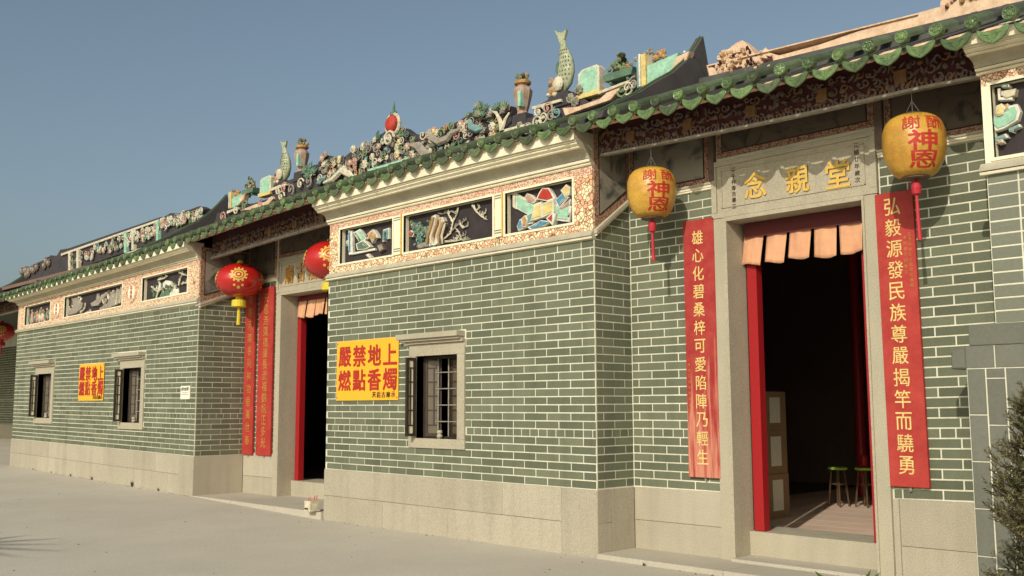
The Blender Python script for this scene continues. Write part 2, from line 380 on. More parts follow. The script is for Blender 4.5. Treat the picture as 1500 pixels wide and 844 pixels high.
def lay(wall, fr, u0, u1, zb, zt, rows, holes=(), ph=0.0, headers=HDR, cl=None, mname='brick', pitch=PITCH, stack=False):
    """fr(u, d, z) -> world point; zb/zt are functions of u"""
    for r_ in range(rows):
        hd = r_ in headers
        p = pitch/2.667 if hd else pitch
        off = ph if hd else ph+(pitch/2 if (r_ % 2 and not stack) else 0)
        k0 = math.floor((u0-off)/p)-1
        u = off+k0*p
        while u < u1:
            a, b = max(u, u0), min(u+p, u1)
            u += p
            if b-a < .03: continue
            za = zb(a)+(zt(a)-zb(a))*r_/rows; zc = zb(a)+(zt(a)-zb(a))*(r_+1)/rows
            for (x0, x1, z0, z1) in subtract((a+GAP/2, b-GAP/2, za+GAP/2, zc-GAP/2), holes):
                if x1-x0 < .02 or z1-z0 < .015: continue
                sl_ = ((zb(b)-zb(a))*(1-r_/rows)+(zt(b)-zt(a))*r_/rows)/max(b-a, .01)
                poly = [(x0, z0), (x1, z0+sl_*(x1-x0)), (x1, z1+sl_*(x1-x0)), (x0, z1)]
                if cl: poly = clip(poly, *cl)
                if len(poly) < 3: continue
                q = [PR(fr(pu, 0, pz)) for pu, pz in poly]
                A = abs(sum(q[i][0]*q[(i+1) % len(q)][1]-q[(i+1) % len(q)][0]*q[i][1] for i in range(len(q)))/2)
                inside = any(-5 < x < 1505 and -5 < y < 850 for x, y in q)
                bricks.append((A if inside else 0, wall, fr, poly, mname))
def flush_bricks():
    bricks.sort(key=lambda b: -b[0])
    cache = {}; rest = {}
    for i, (A, wall, fr, poly, mname) in enumerate(bricks):
        if i < 300:
            u0, z0 = poly[0]
            key = (mname, tuple((round(p[0]-u0, 4), round(p[1]-z0, 4)) for p in poly), fr(1, 0, 0)[0]-fr(0, 0, 0)[0] > .5)
            o0 = Vector(fr(u0, 0, z0))
            if key not in cache:
                mb = MB(mname); mb.cr = .0
                mb.prism(poly, -PROUD, .004, 0, .0015, T=lambda x, y, z: tuple(Vector(fr(x, -y, z))-o0))
                cache[key] = mb.mesh('brick')
            put(cache[key], 'brick', wall, o0+Vector(fr(0, R.uniform(-.0012, .0012), 0))-Vector(fr(0, 0, 0)))
        else:
            mb = rest.setdefault(wall, MB(mname)); mb.cr = R.random()
            e = R.uniform(-.001, .001)
            mb.prism(poly, -PROUD, .004, 0, 0, T=lambda x, y, z: fr(x, -y+e, z))
    for wall, mb in rest.items(): stuff(mb.build('brickwork', wall))
def frY(Y): return lambda u, d, z: (u, Y-d, z)       # wall facing -Y
def frX(X): return lambda u, d, z: (X+d, u, z)       # wall facing +X, u = Y
def wallmass(name, boxes, label=None):
    o = None
    for b in boxes:
        q = MB('mortar').box(*b).build(name if o is None else 'wall_core', T if o is None else o)
        if o is None: o = q
    if label: o['label'] = label
    return o
# openings
WB = (-2.53, -1.855, .985, 1.85)
WA2 = (-9.87, -9.20, 1.08, 1.93); WA1 = (-13.62, -12.93, 1.13, 1.93)
FRB = (-2.645, -1.742, .888, 1.98)     # granite surrounds
def surround(wb): return (wb[0]-.115, wb[1]+.113, wb[2]-.10, wb[3]+.125)
# block B
bB = wallmass('brick_wall', [(XB0, WB[0], 0, .25, .5, 2.84), (WB[1], XB1, 0, .25, .5, 2.84), (WB[0], WB[1], 0, .25, .5, WB[2]), (WB[0], WB[1], 0, .25, WB[3], 2.84),
     (-.25, XB1, .25, RB, .5, 2.9), (XB0, XB0+.25, .25, RA, .5, 2.9), (XB0, XB1, .075, .24, 2.84, 3.9)])
bB['label'] = 'projecting brick wall with yellow sign and window, nearer of the two blocks'
sB = surround(WB)
lay(bB, frY(0), XB0, XB1, lambda u: grz(u)+.002, lambda u: 2.818, 30, [sB, (sB[0]-.12, sB[1]+.01, sB[3]-.01, sB[3]+.125)], ph=-.004-PITCH*14)
sw = MB('mortar'); sw.prism([(.012, .5), (RB, .5), (RB, 3.2), (.012, 2.85)], -.0005, .3, T=lambda x, y, z: (-y-.001, x, z)); swB = sw.build('brick_wall', T)
swB['label'] = 'short return wall beside the door recess'
lay(swB, frX(.0), .006, RB-.004, lambda u: .592, lambda u: 2.818+.444, 36, ph=0.1, cl=(-.70, 1, 2.838), headers={28, 6})
# block A
def za_t(u): return 2.775
bA = wallmass('brick_wall', [(XA1, WA1[0], YA, .2, .6, 2.80), (WA1[1], WA2[0], YA, .2, .6, 2.80), (WA2[1], XA0, YA, .2, .6, 2.80),
     (WA1[0], WA1[1], YA, .2, .6, WA1[2]), (WA1[0], WA1[1], YA, .2, WA1[3], 2.80), (WA2[0], WA2[1], YA, .2, .6, WA2[2]), (WA2[0], WA2[1], YA, .2, WA2[3], 2.80), (XA0-.2, XA0, .2, RA, .6, 2.80), (XA1, XA0, YA+.08, .2, 2.80, 3.5)])
bA['label'] = 'far projecting brick wall with two small windows and a yellow sign'
sA1, sA2 = surround(WA1), surround(WA2)
lay(bA, frY(YA), XA1, XA0, lambda u: grz(u)+.002, za_t, 29, [sA1, sA2, (sA1[0]-.12, sA1[1]+.01, sA1[3]-.01, sA1[3]+.12), (sA2[0]-.12, sA2[1]+.01, sA2[3]-.01, sA2[3]+.12)], ph=XA0, headers={27, 7})
sw = MB('mortar'); sw.prism([(YA+.012, .5), (RA, .5), (RA, 3.02), (YA+.012, 2.72)], -.0005, .3, T=lambda x, y, z: (XA0-y-.001, x, z)); swA = sw.build('brick_wall', T)
lay(swA, frX(XA0), YA+.006, RA-.004, lambda u: grz(XA0)+.002, lambda u: 2.775+.37, 34, ph=.05, cl=(-.375, 1, 2.73), headers={27, 7})
# recess B wall, door between X 1.07 and 2.40
D0, D1, DT = .955, 2.450, 2.925
bR = wallmass('brick_wall', [(0, D0, RB, RB+.3, .5, 3.90), (D1, 4.2, RB, RB+.3, .5, 3.90), (D0, D1, RB, RB+.3, 3.40, 3.90)])
bR['label'] = 'recessed brick wall on both sides of the near doorway'
lay(bR, frY(RB), .004, D0, lambda u: .592, lambda u: 3.2, 35, ph=.08-PITCH, headers={28, 6})
lay(bR, frY(RB), D1+.01, 3.44, lambda u: grz(u), lambda u: 3.2, 35, ph=.13, headers={6})
# recess A wall
E0, E1, ET = -6.56, -5.08, 2.92
bRA = wallmass('brick_wall', [(XA0, E0, RA, RA+.3, .5, 4.0), (E1, XB0, RA, RA+.3, .5, 4.0), (E0, E1, RA, RA+.3, 3.40, 4.0)])
lay(bRA, frY(RA), XA0+.004, E0, lambda u: .66, lambda u: 3.1, 33, ph=.1, headers={28, 6})
# block C (right edge)
bC = wallmass('brick_wall', [(XC, 7, 0, .5, .5, 2.86), (XC, 7, .075, .5, 2.86, 3.85)])
bC['label'] = 'brick pier of wide courses at the right end'
lay(bC, frY(0), XC, 4.6, lambda u: 1.84, lambda u: 2.845, 12, ph=3.575-.3, headers=set(), mname='brickC', pitch=.36, stack=True)
# far-left deep recess
XL = -60
bL = wallmass('brick_wall', [(XL, XA1, 5.0, 5.2, .3, 5.0), (XA1-.0, XA1+.25, .2, 5.0, .3, 3.45)]); bL['label'] = 'deep shaded recess wall at the far end'
lay(bL, frY(5.0), XL+25, -28, lambda u: .7, lambda u: 3.4, 33, ph=0)
# ---- granite base
gb = thing('granite_base', 'x', 'x'); gb.parent = T; gb.matrix_parent_inverse = WM(T).inverted()
for k in ('label', 'category'): del gb[k]
def slabx(x0, x1, z0, z1, Y, d=.02, top=None):
    mb = MB('granite'); mb.cr = R.random()
    f = top or (lambda X, z: z)
    pts = [(x0+.002, f(x0, z0)), (x1-.002, f(x1, z0)), (x1-.002, f(x1, z1)), (x0+.002, f(x0, z1))]
    mb.prism(pts, Y-d, Y+.1, 0, .003); return mb.build('granite_slab', gb)
def fb(X, z): return gz(X)-.02+(grz(X)-gz(X)+.02)*z      # 0..1 between ground and granite top
def course(Y, xs_hi, xs_lo, x0, x1, split=.55, end_l=None, end_r=None):
    # uprights at the ends run full height as in the photo
    hi = [x0]+xs_hi+[x1]; lo = [x0]+xs_lo+[x1]
    if end_r: slabx(end_r, x1, 0, 1, Y, .0, fb); hi = [x for x in hi if x < end_r-.02]+[end_r]; lo = [x for x in lo if x < end_r-.02]+[end_r]
    for a, b in zip(hi, hi[1:]): slabx(a, b, split+.004, 1, Y, .0, fb)
    for a, b in zip(lo, lo[1:]): slabx(a, b, 0, split-.004, Y, .0, fb)
course(-.012, [-1.20], [-3.1, -2.0], XB0-.012, XB1+.010, .50, end_r=-.42)
course(YA-.012, [-12.9, -10.5, -8.6], [-13.4, -12.6, -10.2, -9.3, -8.75, -8.2], XA1-.02, XA0+.01, .52, end_r=-7.85)
def slaby(X, y0, y1, z0, z1):
    mb = MB('granite'); mb.cr = R.random()
    mb.prism([(y0+.002, z0), (y1-.002, z0), (y1-.002, z1), (y0+.002, z1)], -.001, .15, 0, .003, T=lambda x, y, z: (X-y-.001, x, z)); mb.build('granite_slab', gb)
slaby(.010, -.011, .19, -.02, .29); slaby(.010, -.011, .19, .293, .584); slaby(.010, .19, RB-.012, -.02, .584)
slaby(XA0+.010, YA-.01, RA-.012, .06, .632)
fl = lambda X, z: .0+(grz(X)-.0)*z
for a, b, z0, z1 in [(.012, D0, .0, .50), (.012, D0, .507, 1), (D1, 2.50, 0, 1), (2.50, 4.4, 0, .46), (2.50, 4.4, .467, 1)]: slabx(a, b, z0, z1, RB-.012, .0, fl)
for a, b, z0, z1 in [(XA0+.012, E0, .06, .50), (XA0+.012, E0, .508, 1)]: slabx(a, b, z0, z1, RA-.012, .0, lambda X, z: .66*z)
slabx(XL, XA1-.02, 0, 1, 4.985, 0, lambda X, z: .75*z)
# joint core behind the slabs
MB('granite_joint').box(XB0, XB1, -.006, .2, -.1, .58).build('joint_bed', gb); MB('granite_joint').box(XA1, XA0, YA-.006, .15, -.1, .62).build('joint_bed', gb); MB('granite_joint').box(0, D0, RB-.006, RB+.1, -.1, .58).build('joint_bed', gb); MB('granite_joint').box(D1, 4.2, RB-.006, RB+.1, -.1, .62).build('joint_bed', gb)
MB('granite_joint').box(-.2, .003, 0, RB, -.1, .58).build('joint_bed', gb); MB('granite_joint').box(XA0-.2, XA0+.003, YA, RA, -.1, .62).build('joint_bed', gb); MB('granite_joint').box(XA0, E0, RA-.006, RA+.1, 0, .65).build('joint_bed', gb)

# ---- door surrounds
def doorway(x0, x1, zt, Y, zf, zsill, zfloor, sign, signtop, parts_label):
    d = thing('door_frame', 'x', 'x'); d.parent = T; d.matrix_parent_inverse = WM(T).inverted()
    for k in ('label', 'category'): del d[k]
    d['label'] = parts_label
    yf = Y-.035
    for a, b in ((x0, x0+.112), (x1-.104, x1)):
        m = MB('granite_frame'); m.prism([(a, zf), (b, zf), (b, zt), (a, zt)], yf, Y+.26, 0, .004); m.build('jamb', d)
    for a, b in ((x0+.112, x0+.142), (x1-.122, x1-.104)):
        m = MB('granite_frame'); m.prism([(a, zf), (b, zf), (b, zt-.03), (a, zt-.03)], yf-.012, Y+.24, 0, .003); m.build('bead', d)
    m = MB('granite_frame'); m.prism([(x0+.112, zt-.035), (x1-.104, zt-.035), (x1-.104, zt), (x0+.112, zt)], yf-.012, Y+.24, 0, .003); m.build('bead', d)
    # sign slab over the door, with a raised rim
    m = MB('granite_frame'); m.prism([(x0-.005, zt+.002), (x1+.005, zt+.002), (x1+.005, signtop), (x0-.005, signtop)], yf+.012, Y+.2, 0, .004)
    rim = [(x0-.005, x1+.005, zt+.002, zt+.05), (x0-.005, x1+.005, signtop-.045, signtop), (x0-.005, x0+.045, zt+.05, signtop-.045), (x1-.045, x1+.005, zt+.05, signtop-.045)]
    for a, b, c, e in rim: m.box(a, b, yf-.006, yf+.02, c+.001, e-.001)
    a, b, c, e = x0+.09, x1-.09, zt+.085, signtop-.085
    for q in ((a, b, c, c+.008), (a, b, e-.008, e), (a, a+.008, c, e), (b-.008, b, c, e)): m.box(q[0], q[1], yf+.004, yf+.02, q[2], q[3])
    sg = m.build('name_slab', d)
    # sill + inner red frame
    m = MB('granite_frame'); m.prism([(x0+.05, zf-.05), (x1-.05, zf-.05), (x1-.05, zsill), (x0+.05, zsill)], Y+.18, Y+.62, 0, .006); m.build('doorsill', d)
    for a, b in ((x0+.165, x0+.26), (x1-.27, x1-.128)):
        m = MB('red'); m.prism([(a, zsill+.001), (b, zsill+.001), (b, zt-.04), (a, zt-.04)], Y+.215, Y+.30, 0, .004); m.build('door_post', d)
    m = MB('red'); m.prism([(x0+.16, zt-.075), (x1-.16, zt-.075), (x1-.16, zt-.037), (x0+.16, zt-.037)], Y+.225, Y+.29, 0, .004); m.build('door_head', d)
    return d, sg
dB, sgB = doorway(D0, D1, DT, RB, .03, .265, .26, None, 3.425, 'granite door surround with gilt three character name slab')
dA, sgA = doorway(E0, E1, ET-.01, RA, .08, .30, .29, None, 3.40, 'granite door surround in the far recess')
ys_ = RB-.035+.012
for ch, px, py, s_ in (('念', 1107, 271, .205), ('親', 1169, 263, .205), ('堂', 1228, 255, .205)):
    X, Z = UY(px, py, ys_); write(ch, X, ys_, Z, s_, s_*1.08, sgB, 'gold', 'gilt_character', .016, .014)
def column(chars, X, Y, z0, z1, sz, parent, mname, name='character', bold=.01, depth=.004, wx=1.0, sl_=0.0, xe=None):
    n = len(chars)
    for i, ch in enumerate(chars):
        t = (i+.5)/n; write(ch, X+((xe-X)*t if xe is not None else 0), Y, z0+(z1-z0)*t, sz*wx, sz, parent, mname, name, bold, depth)
column('甲午仲春吉書立', 1.17, ys_, 3.355, 2.99, .042, sgB, 'ink', 'small_character', .005, .003)
column('光緒廿年歲次', 2.295, ys_, 3.36, 3.03, .042, sgB, 'ink', 'small_character', .005, .003)
yA_ = RA-.023
for i, ch in enumerate('廟古后天'): write(ch, -6.25+i*.30, yA_, 3.155, .21, .25, sgA, 'goldfaded', 'gilt_character', .02, .012)
# step slabs in front of the doors
for nm, x0, x1, y0, y1, zt_, zb_ in (('doorstep', .012, 3.9, -.03, RB+.25, .042, -.05), ('doorstep', XA0+.012, XB0, -.05, RA+.25, .092, -.02)):
    n = 3
    for i in range(n):
        a = x0+(x1-x0)*i/n; b = x0+(x1-x0)*(i+1)/n
        MB('slab').box(a+.003, b-.003, y0, y1, zb_, zt_).build(nm, T)
m = MB('slab'); m.box(1.1, 2.35, .40, RB+.2, .043, .068); m.build('doorstep', T)
# ---- windows
def window(wb, Y, lab):
    x0, x1, z0, z1 = wb; s_ = surround(wb)
    W_ = thing('window', 'x', 'x'); W_.parent = T; W_.matrix_parent_inverse = WM(T).inverted()
    for k in ('label', 'category'): del W_[k]
    W_['label'] = lab
    m = MB('granite_frame')
    m.prism([(s_[0], s_[2]), (s_[1], s_[2]), (s_[1], z0), (s_[0], z0)], Y-.02, Y+.2, 0, .003)
    m.prism([(s_[0], z1), (s_[1], z1), (s_[1], s_[3]), (s_[0], s_[3])], Y-.02, Y+.2, 0, .003)
    m.prism([(s_[0], z0), (x0, z0), (x0, z1), (s_[0], z1)], Y-.02, Y+.2, 0, .003)
    m.prism([(x1, z0), (s_[1], z0), (s_[1], z1), (x1, z1)], Y-.02, Y+.2, 0, .003)
    m.build('stone_surround', W_)
    m = MB('granite_frame'); t = s_[3]
    m.box(s_[0]-.02, s_[1]+.0, Y-.05, Y+.1, t+.002, t+.03); m.box(s_[0]-.07, s_[1]-.02, Y-.085, Y+.1, t+.031, t+.055); m.box(s_[0]-.115, s_[1]-.01, Y-.115, Y+.1, t+.056, t+.11)
    m.build('hood_moulding', W_)
    # shutters
    def shutter(hx, hy, wd, ang, panem, nm):
        ca, sa = math.cos(ang), math.sin(ang)
        tf = lambda u, d, z: (hx+u*ca-d*sa, hy+u*sa+d*ca, z)
        f = MB('wood'); h0, h1 = z0+.02, z1-.015
        def bar(u0, u1, a, b, dd=.014): f.box(u0, u1, -dd, dd, a, b, fn=tf)
        bar(0, .03, h0, h1); bar(wd-.03, wd, h0, h1); bar(.03, wd-.03, h0, h0+.03); bar(.03, wd-.03, h1-.03, h1)
        bar(wd*.5, wd*.5+.012, h0+.12, h1-.12, .010)
        H = h1-h0
        for k in (.13, .32, .5, .68, .86): bar(.03, wd-.03, h0+H*k, h0+H*k+.013, .009)
        fo = f.build(nm, W_)
        p = MB(panem); p.box(.02, wd-.02, -.003, .003, h0+.02, h1-.02, fn=tf); p.build('pane', fo)
    hw = (x1-x0)/2
    shutter(x0+.005, Y-.025, .115, math.radians(-97), 'pane', 'shutter')
    shutter(x0+.02, Y+.10, hw*.55, math.radians(35), 'glass', 'shutter')
    shutter(x1-.01, Y+.12, hw*.95, math.radians(180-12), 'glass', 'shutter')
    m = MB('wood')
    m.box(x0, x0+.035, Y+.09, Y+.14, z0, z1); m.box(x1-.035, x1, Y+.09, Y+.14, z0, z1); m.box(x0, x1, Y+.092, Y+.138, z1-.03, z1); m.box(x0, x1, Y+.092, Y+.138, z0, z0+.02)
    wf = m.build('window_frame', W_)
    for k in (.25, .5, .75): MB('r_s').tube([(x0+(x1-x0)*k, Y+.16, z0), (x0+(x1-x0)*k, Y+.16, z1)], .008, 5).build('bar', wf)
    for k in (.2, .4, .6, .8): MB('r_s').tube([(x0, Y+.165, z0+(z1-z0)*k), (x1, Y+.165, z0+(z1-z0)*k)], .006, 5).build('bar', wf)
    m = MB('granite_frame'); m.lathe([(.0, 0), (.025, .0), (.035, .02), (.022, .04), (.032, .06), (.025, .08), (.01, .085)], (x0+(x1-x0)*.48, Y+.05, z0+.003), 10); m.build('stone_ornament', W_)
window(WB, 0, 'stone framed window with open lattice shutter on the near block'); window(WA2, YA, 'window on the far block, nearer the corner'); window(WA1, YA, 'window at the far end of the far block')
# ---- interior
def room(x0, x1, y0, y1):
    y1_ = y1
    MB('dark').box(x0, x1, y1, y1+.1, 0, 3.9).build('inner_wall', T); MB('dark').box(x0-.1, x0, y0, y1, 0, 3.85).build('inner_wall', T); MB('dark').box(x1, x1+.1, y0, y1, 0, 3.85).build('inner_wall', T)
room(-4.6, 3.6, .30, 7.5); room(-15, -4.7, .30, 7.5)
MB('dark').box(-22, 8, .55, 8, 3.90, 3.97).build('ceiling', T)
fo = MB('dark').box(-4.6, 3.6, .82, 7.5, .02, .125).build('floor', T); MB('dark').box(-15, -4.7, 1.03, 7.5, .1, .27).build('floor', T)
k = 0
for i in range(9):
    for j in range(15):
        x0 = -1.2+i*.42; y0 = 1.14+j*.42
        mb = MB('floor'); mb.prism([(x0+.003, y0+.003), (x0+.417, y0+.003), (x0+.417, y0+.417), (x0+.003, y0+.417)], 0, .02, 0, .002, T=lambda x, y, z: (x, z, .142-y))
        mb.f = [f[::-1] for f in mb.f]; mb.build('floor_tile', fo)
m = MB('red'); xq, yq = UY(1263, 690, 5.6); m.lathe([(.065, 0), (.065, 3.7)], (xq, 5.6, .13), 14); m.smooth = False; m.build('column', T)
# ---- cornice and frieze
def profile_run(name, prof, x0, x1, mats, parent, seg=6, endcap=True):
    """prof: list of (y, z, material index for the strip that follows)"""
    mb = MB(mats); n = len(prof); vs = []; 
    for i in range(seg+1):
        x = x0+(x1-x0)*i/seg
        for (y, z, mi) in prof: vs.append((x, y, WZ(x, z)))
    o = 0
    mb.add(vs, [])
    for i in range(seg):
        for k in range(n-1):
            mb.f.append([i*n+k, (i+1)*n+k, (i+1)*n+k+1, i*n+k+1]); mb.m.append(prof[k][2]); mb.r.append(0)
    for i in (0, seg):
        f = [i*n+k for k in range(n)]
        mb.f.append(f if i else f[::-1]); mb.m.append(2); mb.r.append(0)
    return mb.build(name, parent)
def cove(y0, z0, y1, z1, n=5):
    out = []
    for i in range(n+1):
        a = math.pi/2*i/n; out.append((y0+(y1-y0)*(1-math.cos(a)), z0+(z1-z0)*math.sin(a)))
    return out
def cornice(x0, x1, Y0):
    c = [(.05, 3.50, 0), (-.022, 3.50, 0), (-.032, 3.512, 0), (-.022, 3.526, 1), (-.022, 3.530, 0), (-.045, 3.532, 0), (-.048, 3.556, 1), (-.052, 3.56, 2)]
    for y, z in cove(-.052, 3.56, -.155, 3.640)[1:]: c.append((y, z, 2))
    c[-1] = (c[-1][0], c[-1][1], 0)
    c += [(-.178, 3.641, 0), (-.186, 3.650, 0), (-.182, 3.658, 1), (-.178, 3.660, 0), (-.192, 3.663, 0), (-.212, 3.676, 0), (-.216, 3.690, 1), (-.208, 3.692, 0), (-.226, 3.694, 0), (-.230, 3.706, 1), (-.224, 3.709, 0), (-.252, 3.711, 0), (-.258, 3.815, 0), (.05, 3.815, 0)]
    c = [(y+Y0, z, mi) for y, z, mi in c]
    return profile_run('cornice', c, x0, x1, ['cream', 'darkline', 'greymould'], T)
cornice(XB0-.0, XB1+.0, -.002); cornice(XA1, XA0, YA); cornice(XC-.02, 6.5, 0)
def friezebox(mb, x0, x1, z0, z1, y0, y1, mi=0): mb.box(x0, x1, y0, y1, z0, z1, mi, fn=W3)
def frieze(x0, x1, Y, panels, ovals, peb, name, pt=3.41, pb=3.0):
    """panels: list of (xa, xb); between them solid"""
    f = MB([peb, 'pinkband', 'cream', 'darkline', 'darkpanel'])
    f.box(x0, x1, Y-.008, Y+.02, 2.865, pb, 0, fn=W3)
    f.box(x0, x1, Y-.008, Y+.02, pt, 3.498, 1, fn=W3)
    e = [x0]+[q for p in panels for q in p]+[x1]
    for i in range(0, len(e), 2): f.box(e[i], e[i+1], Y-.008, Y+.02, pb, pt, 0, fn=W3)
    for a, b in panels:
        f.box(a, b, Y+.065, Y+.07, pb, pt, 4, fn=W3)
    o = f.build('frieze', T)
    for a, b in panels:
        c = MB(['cream', 'darkpanel']); t = .022
        for q in ((a-t, b+t, pb-t, pb), (a-t, b+t, pt, pt+t), (a-t, a, pb, pt), (b, b+t, pb, pt)): c.box(q[0], q[1], Y-.016, Y+.066, q[2], q[3], 0, fn=W3)
        c.build('panel_frame', o)
    md = [(Y+.02, 2.845, 1), (Y-.022, 2.845, 1), (Y-.036, 2.828, 2), (Y-.046, 2.84, 2), (Y-.046, 2.852, 2), (Y-.03, 2.868, 2), (Y-.012, 2.885, 2), (Y+.02, 2.885, 2)]
    md = [(Y+.02, 2.821, 0), (Y-.034, 2.821, 0), (Y-.04, 2.838, 1), (Y-.036, 2.842, 2), (Y-.048, 2.845, 2), (Y-.048, 2.86, 2), (Y-.03, 2.878, 2), (Y-.012, 2.90, 2), (Y+.02, 2.90, 2)]
    profile_run('string_moulding', md, x0-.03, x1+.008, ['cream', 'darkline', 'greymould'], T)
    for X in ovals:
        c = MB(['pinkband', 'cream']); n = 20
        for sc, yy, mi in ((1.0, Y-.020, 0), (.74, Y-.026, 1)):
            c.prism([(X+.17*sc*math.cos(6.2832*i/n), WZ(X, 3.2)+.165*sc*math.sin(6.2832*i/n)) for i in range(n)], yy, Y, mi, .004)
        oo = c.build('oval_medallion', o)
        for k, ch in enumerate('福祿壽'): write(ch, X, Y-.026, WZ(X, 3.2)+.075-.075*k, .085, .07, oo, 'inkred', 'red_character', .0, .003)
    return o
fB = frieze(XB0+.02, XB1, -.002, [(-3.985, -2.965), (-2.765, -1.325), (-1.145, -.245)], [], 'pebble', 'B')
fA = frieze(XA1+.01, XA0, YA, [(-14.48, -13.17), (-12.48, -10.04), (-9.29, -7.78)], [-12.83, -9.66], 'pebbleA', 'A')
fC = frieze(XC+.0, 6.4, -.003, [(3.50, 4.6)], [], 'cream', 'C', 3.42, 2.93)
# cream dividers between the near panels
for a, b in ((-2.93, -2.79), (-1.29, -1.17)):
    m = MB(['cream', 'r_g', 'gold']); m.box(a+.012, b-.012, -.030, .0, 2.985, 3.425, 0, fn=W3)
    for z in (3.02, 3.045, 3.37, 3.395): m.box(a+.016, b-.016, -.033, -.03, z, z+.009, 1, fn=W3)
    m.box(b-.012, b, -.032, .0, 2.985, 3.425, 2, fn=W3); m.build('panel_divider', fB)
# return face of the frieze on the short side wall
def sidepanel(X, y0, y1, zl, zr, ztop, lab):
    # border
    n = MB(['paintborder', 'paint1', 'darkline', 'greymould', 'cream'])
    tf = lambda x, y, z: (X-y, x, z)
    n.prism([(y0+.012, zl+.06), (y1, zr+.06), (y1, ztop), (y0+.012, ztop)], -.006, .2, 0, 0, T=tf)
    i_ = .07; sl_ = (zr-zl)/(y1-y0)
    n.prism([(y0+i_, zl+.15+sl_*i_), (y1-.05, zr+.11), (y1-.05, ztop-.04), (y0+i_, ztop-.04)], -.010, .0, 2, 0, T=tf)
    n.prism([(y0+i_+.012, zl+.17+sl_*i_), (y1-.06, zr+.13), (y1-.06, ztop-.05), (y0+i_+.012, ztop-.05)], -.013, .0, 1, 0, T=tf)
    n.prism([(y0+.008, zl+.008), (y1-.012, zr+.008), (y1-.012, zr+.024), (y0+.008, zl+.024)], -.03, .1, 4, .002, T=tf)
    n.prism([(y0-.006, zl+.027), (y1-.012, zr+.027), (y1-.012, zr+.062), (y0-.006, zl+.062)], -.042, .1, 3, .006, T=tf)
    o = n.build('side_panel', T); o['label'] = lab
sidepanel(0, 0, RB-.002, 2.838, 3.195, 3.86, 'faded ink painting on the return wall beside the near doorway')
sidepanel(XA0, YA, RA-.002, 2.725, 3.01, 3.60, 'faded painting on the return wall of the far block')
# recess upper painted panels
def upper(x0, x1, z0, z1, Y, mt, lab, border='paintborder'):
    n = MB([border, mt, 'darkline'])
    n.box(x0, x1, Y-.012, Y+.01, z0, z1, 0); n.box(x0+.05, x1-.05, Y-.016, Y, z0+.045, z1-.04, 2); n.box(x0+.06, x1-.06, Y-.019, Y, z0+.055, z1-.05, 1)
    o = n.build('wall_painting', T); o['label'] = lab
upper(.02, .915, 3.262, 3.95, RB, 'paint1', 'faded landscape painting above the left couplet board')
upper(1.0, 2.44, 3.46, 3.95, RB, 'paint2', 'dark painting above the name slab')
upper(2.53, 3.9, 3.262, 3.95, RB, 'paint2', 'dark painting above the right couplet board')
upper(XA0+.02, -6.62, 3.16, 3.9, RA, 'paint2', 'dark painting in the far recess'); upper(-6.56, -5.0, 3.42, 3.9, RA, 'paint2', 'dark painting over the far name slab')
def mould(a, b, Y, z):
    m = MB(['cream', 'greymould']); m.add([(x, Y+y, z+dz) for x in (a, b) for y, dz in ((.02, 0), (-.022, 0), (-.022, .014), (-.030, .018), (-.030, .034), (-.040, .040), (-.040, .058), (.02, .058))],
        [(0, 1, 9, 8), (1, 2, 10, 9), (2, 3, 11, 10), (3, 4, 12, 11), (4, 5, 13, 12), (5, 6, 14, 13), (6, 7, 15, 14), (7, 0, 8, 15), (7, 6, 5, 4, 3, 2, 1, 0), (8, 9, 10, 11, 12, 13, 14, 15)], 0)
    m.m[4] = m.m[5] = 1; m.build('string_moulding', T)
mould(.014, D0-.012, RB, 3.203); mould(D1+.012, 3.9, RB, 3.203); mould(XA0+.014, E0-.012, RA, 3.10)
for X in (.955, 2.49): MB('r_k').box(X-.03, X+.03, RB-.045, RB+.01, 3.265, 3.88).build('painted_post', T)
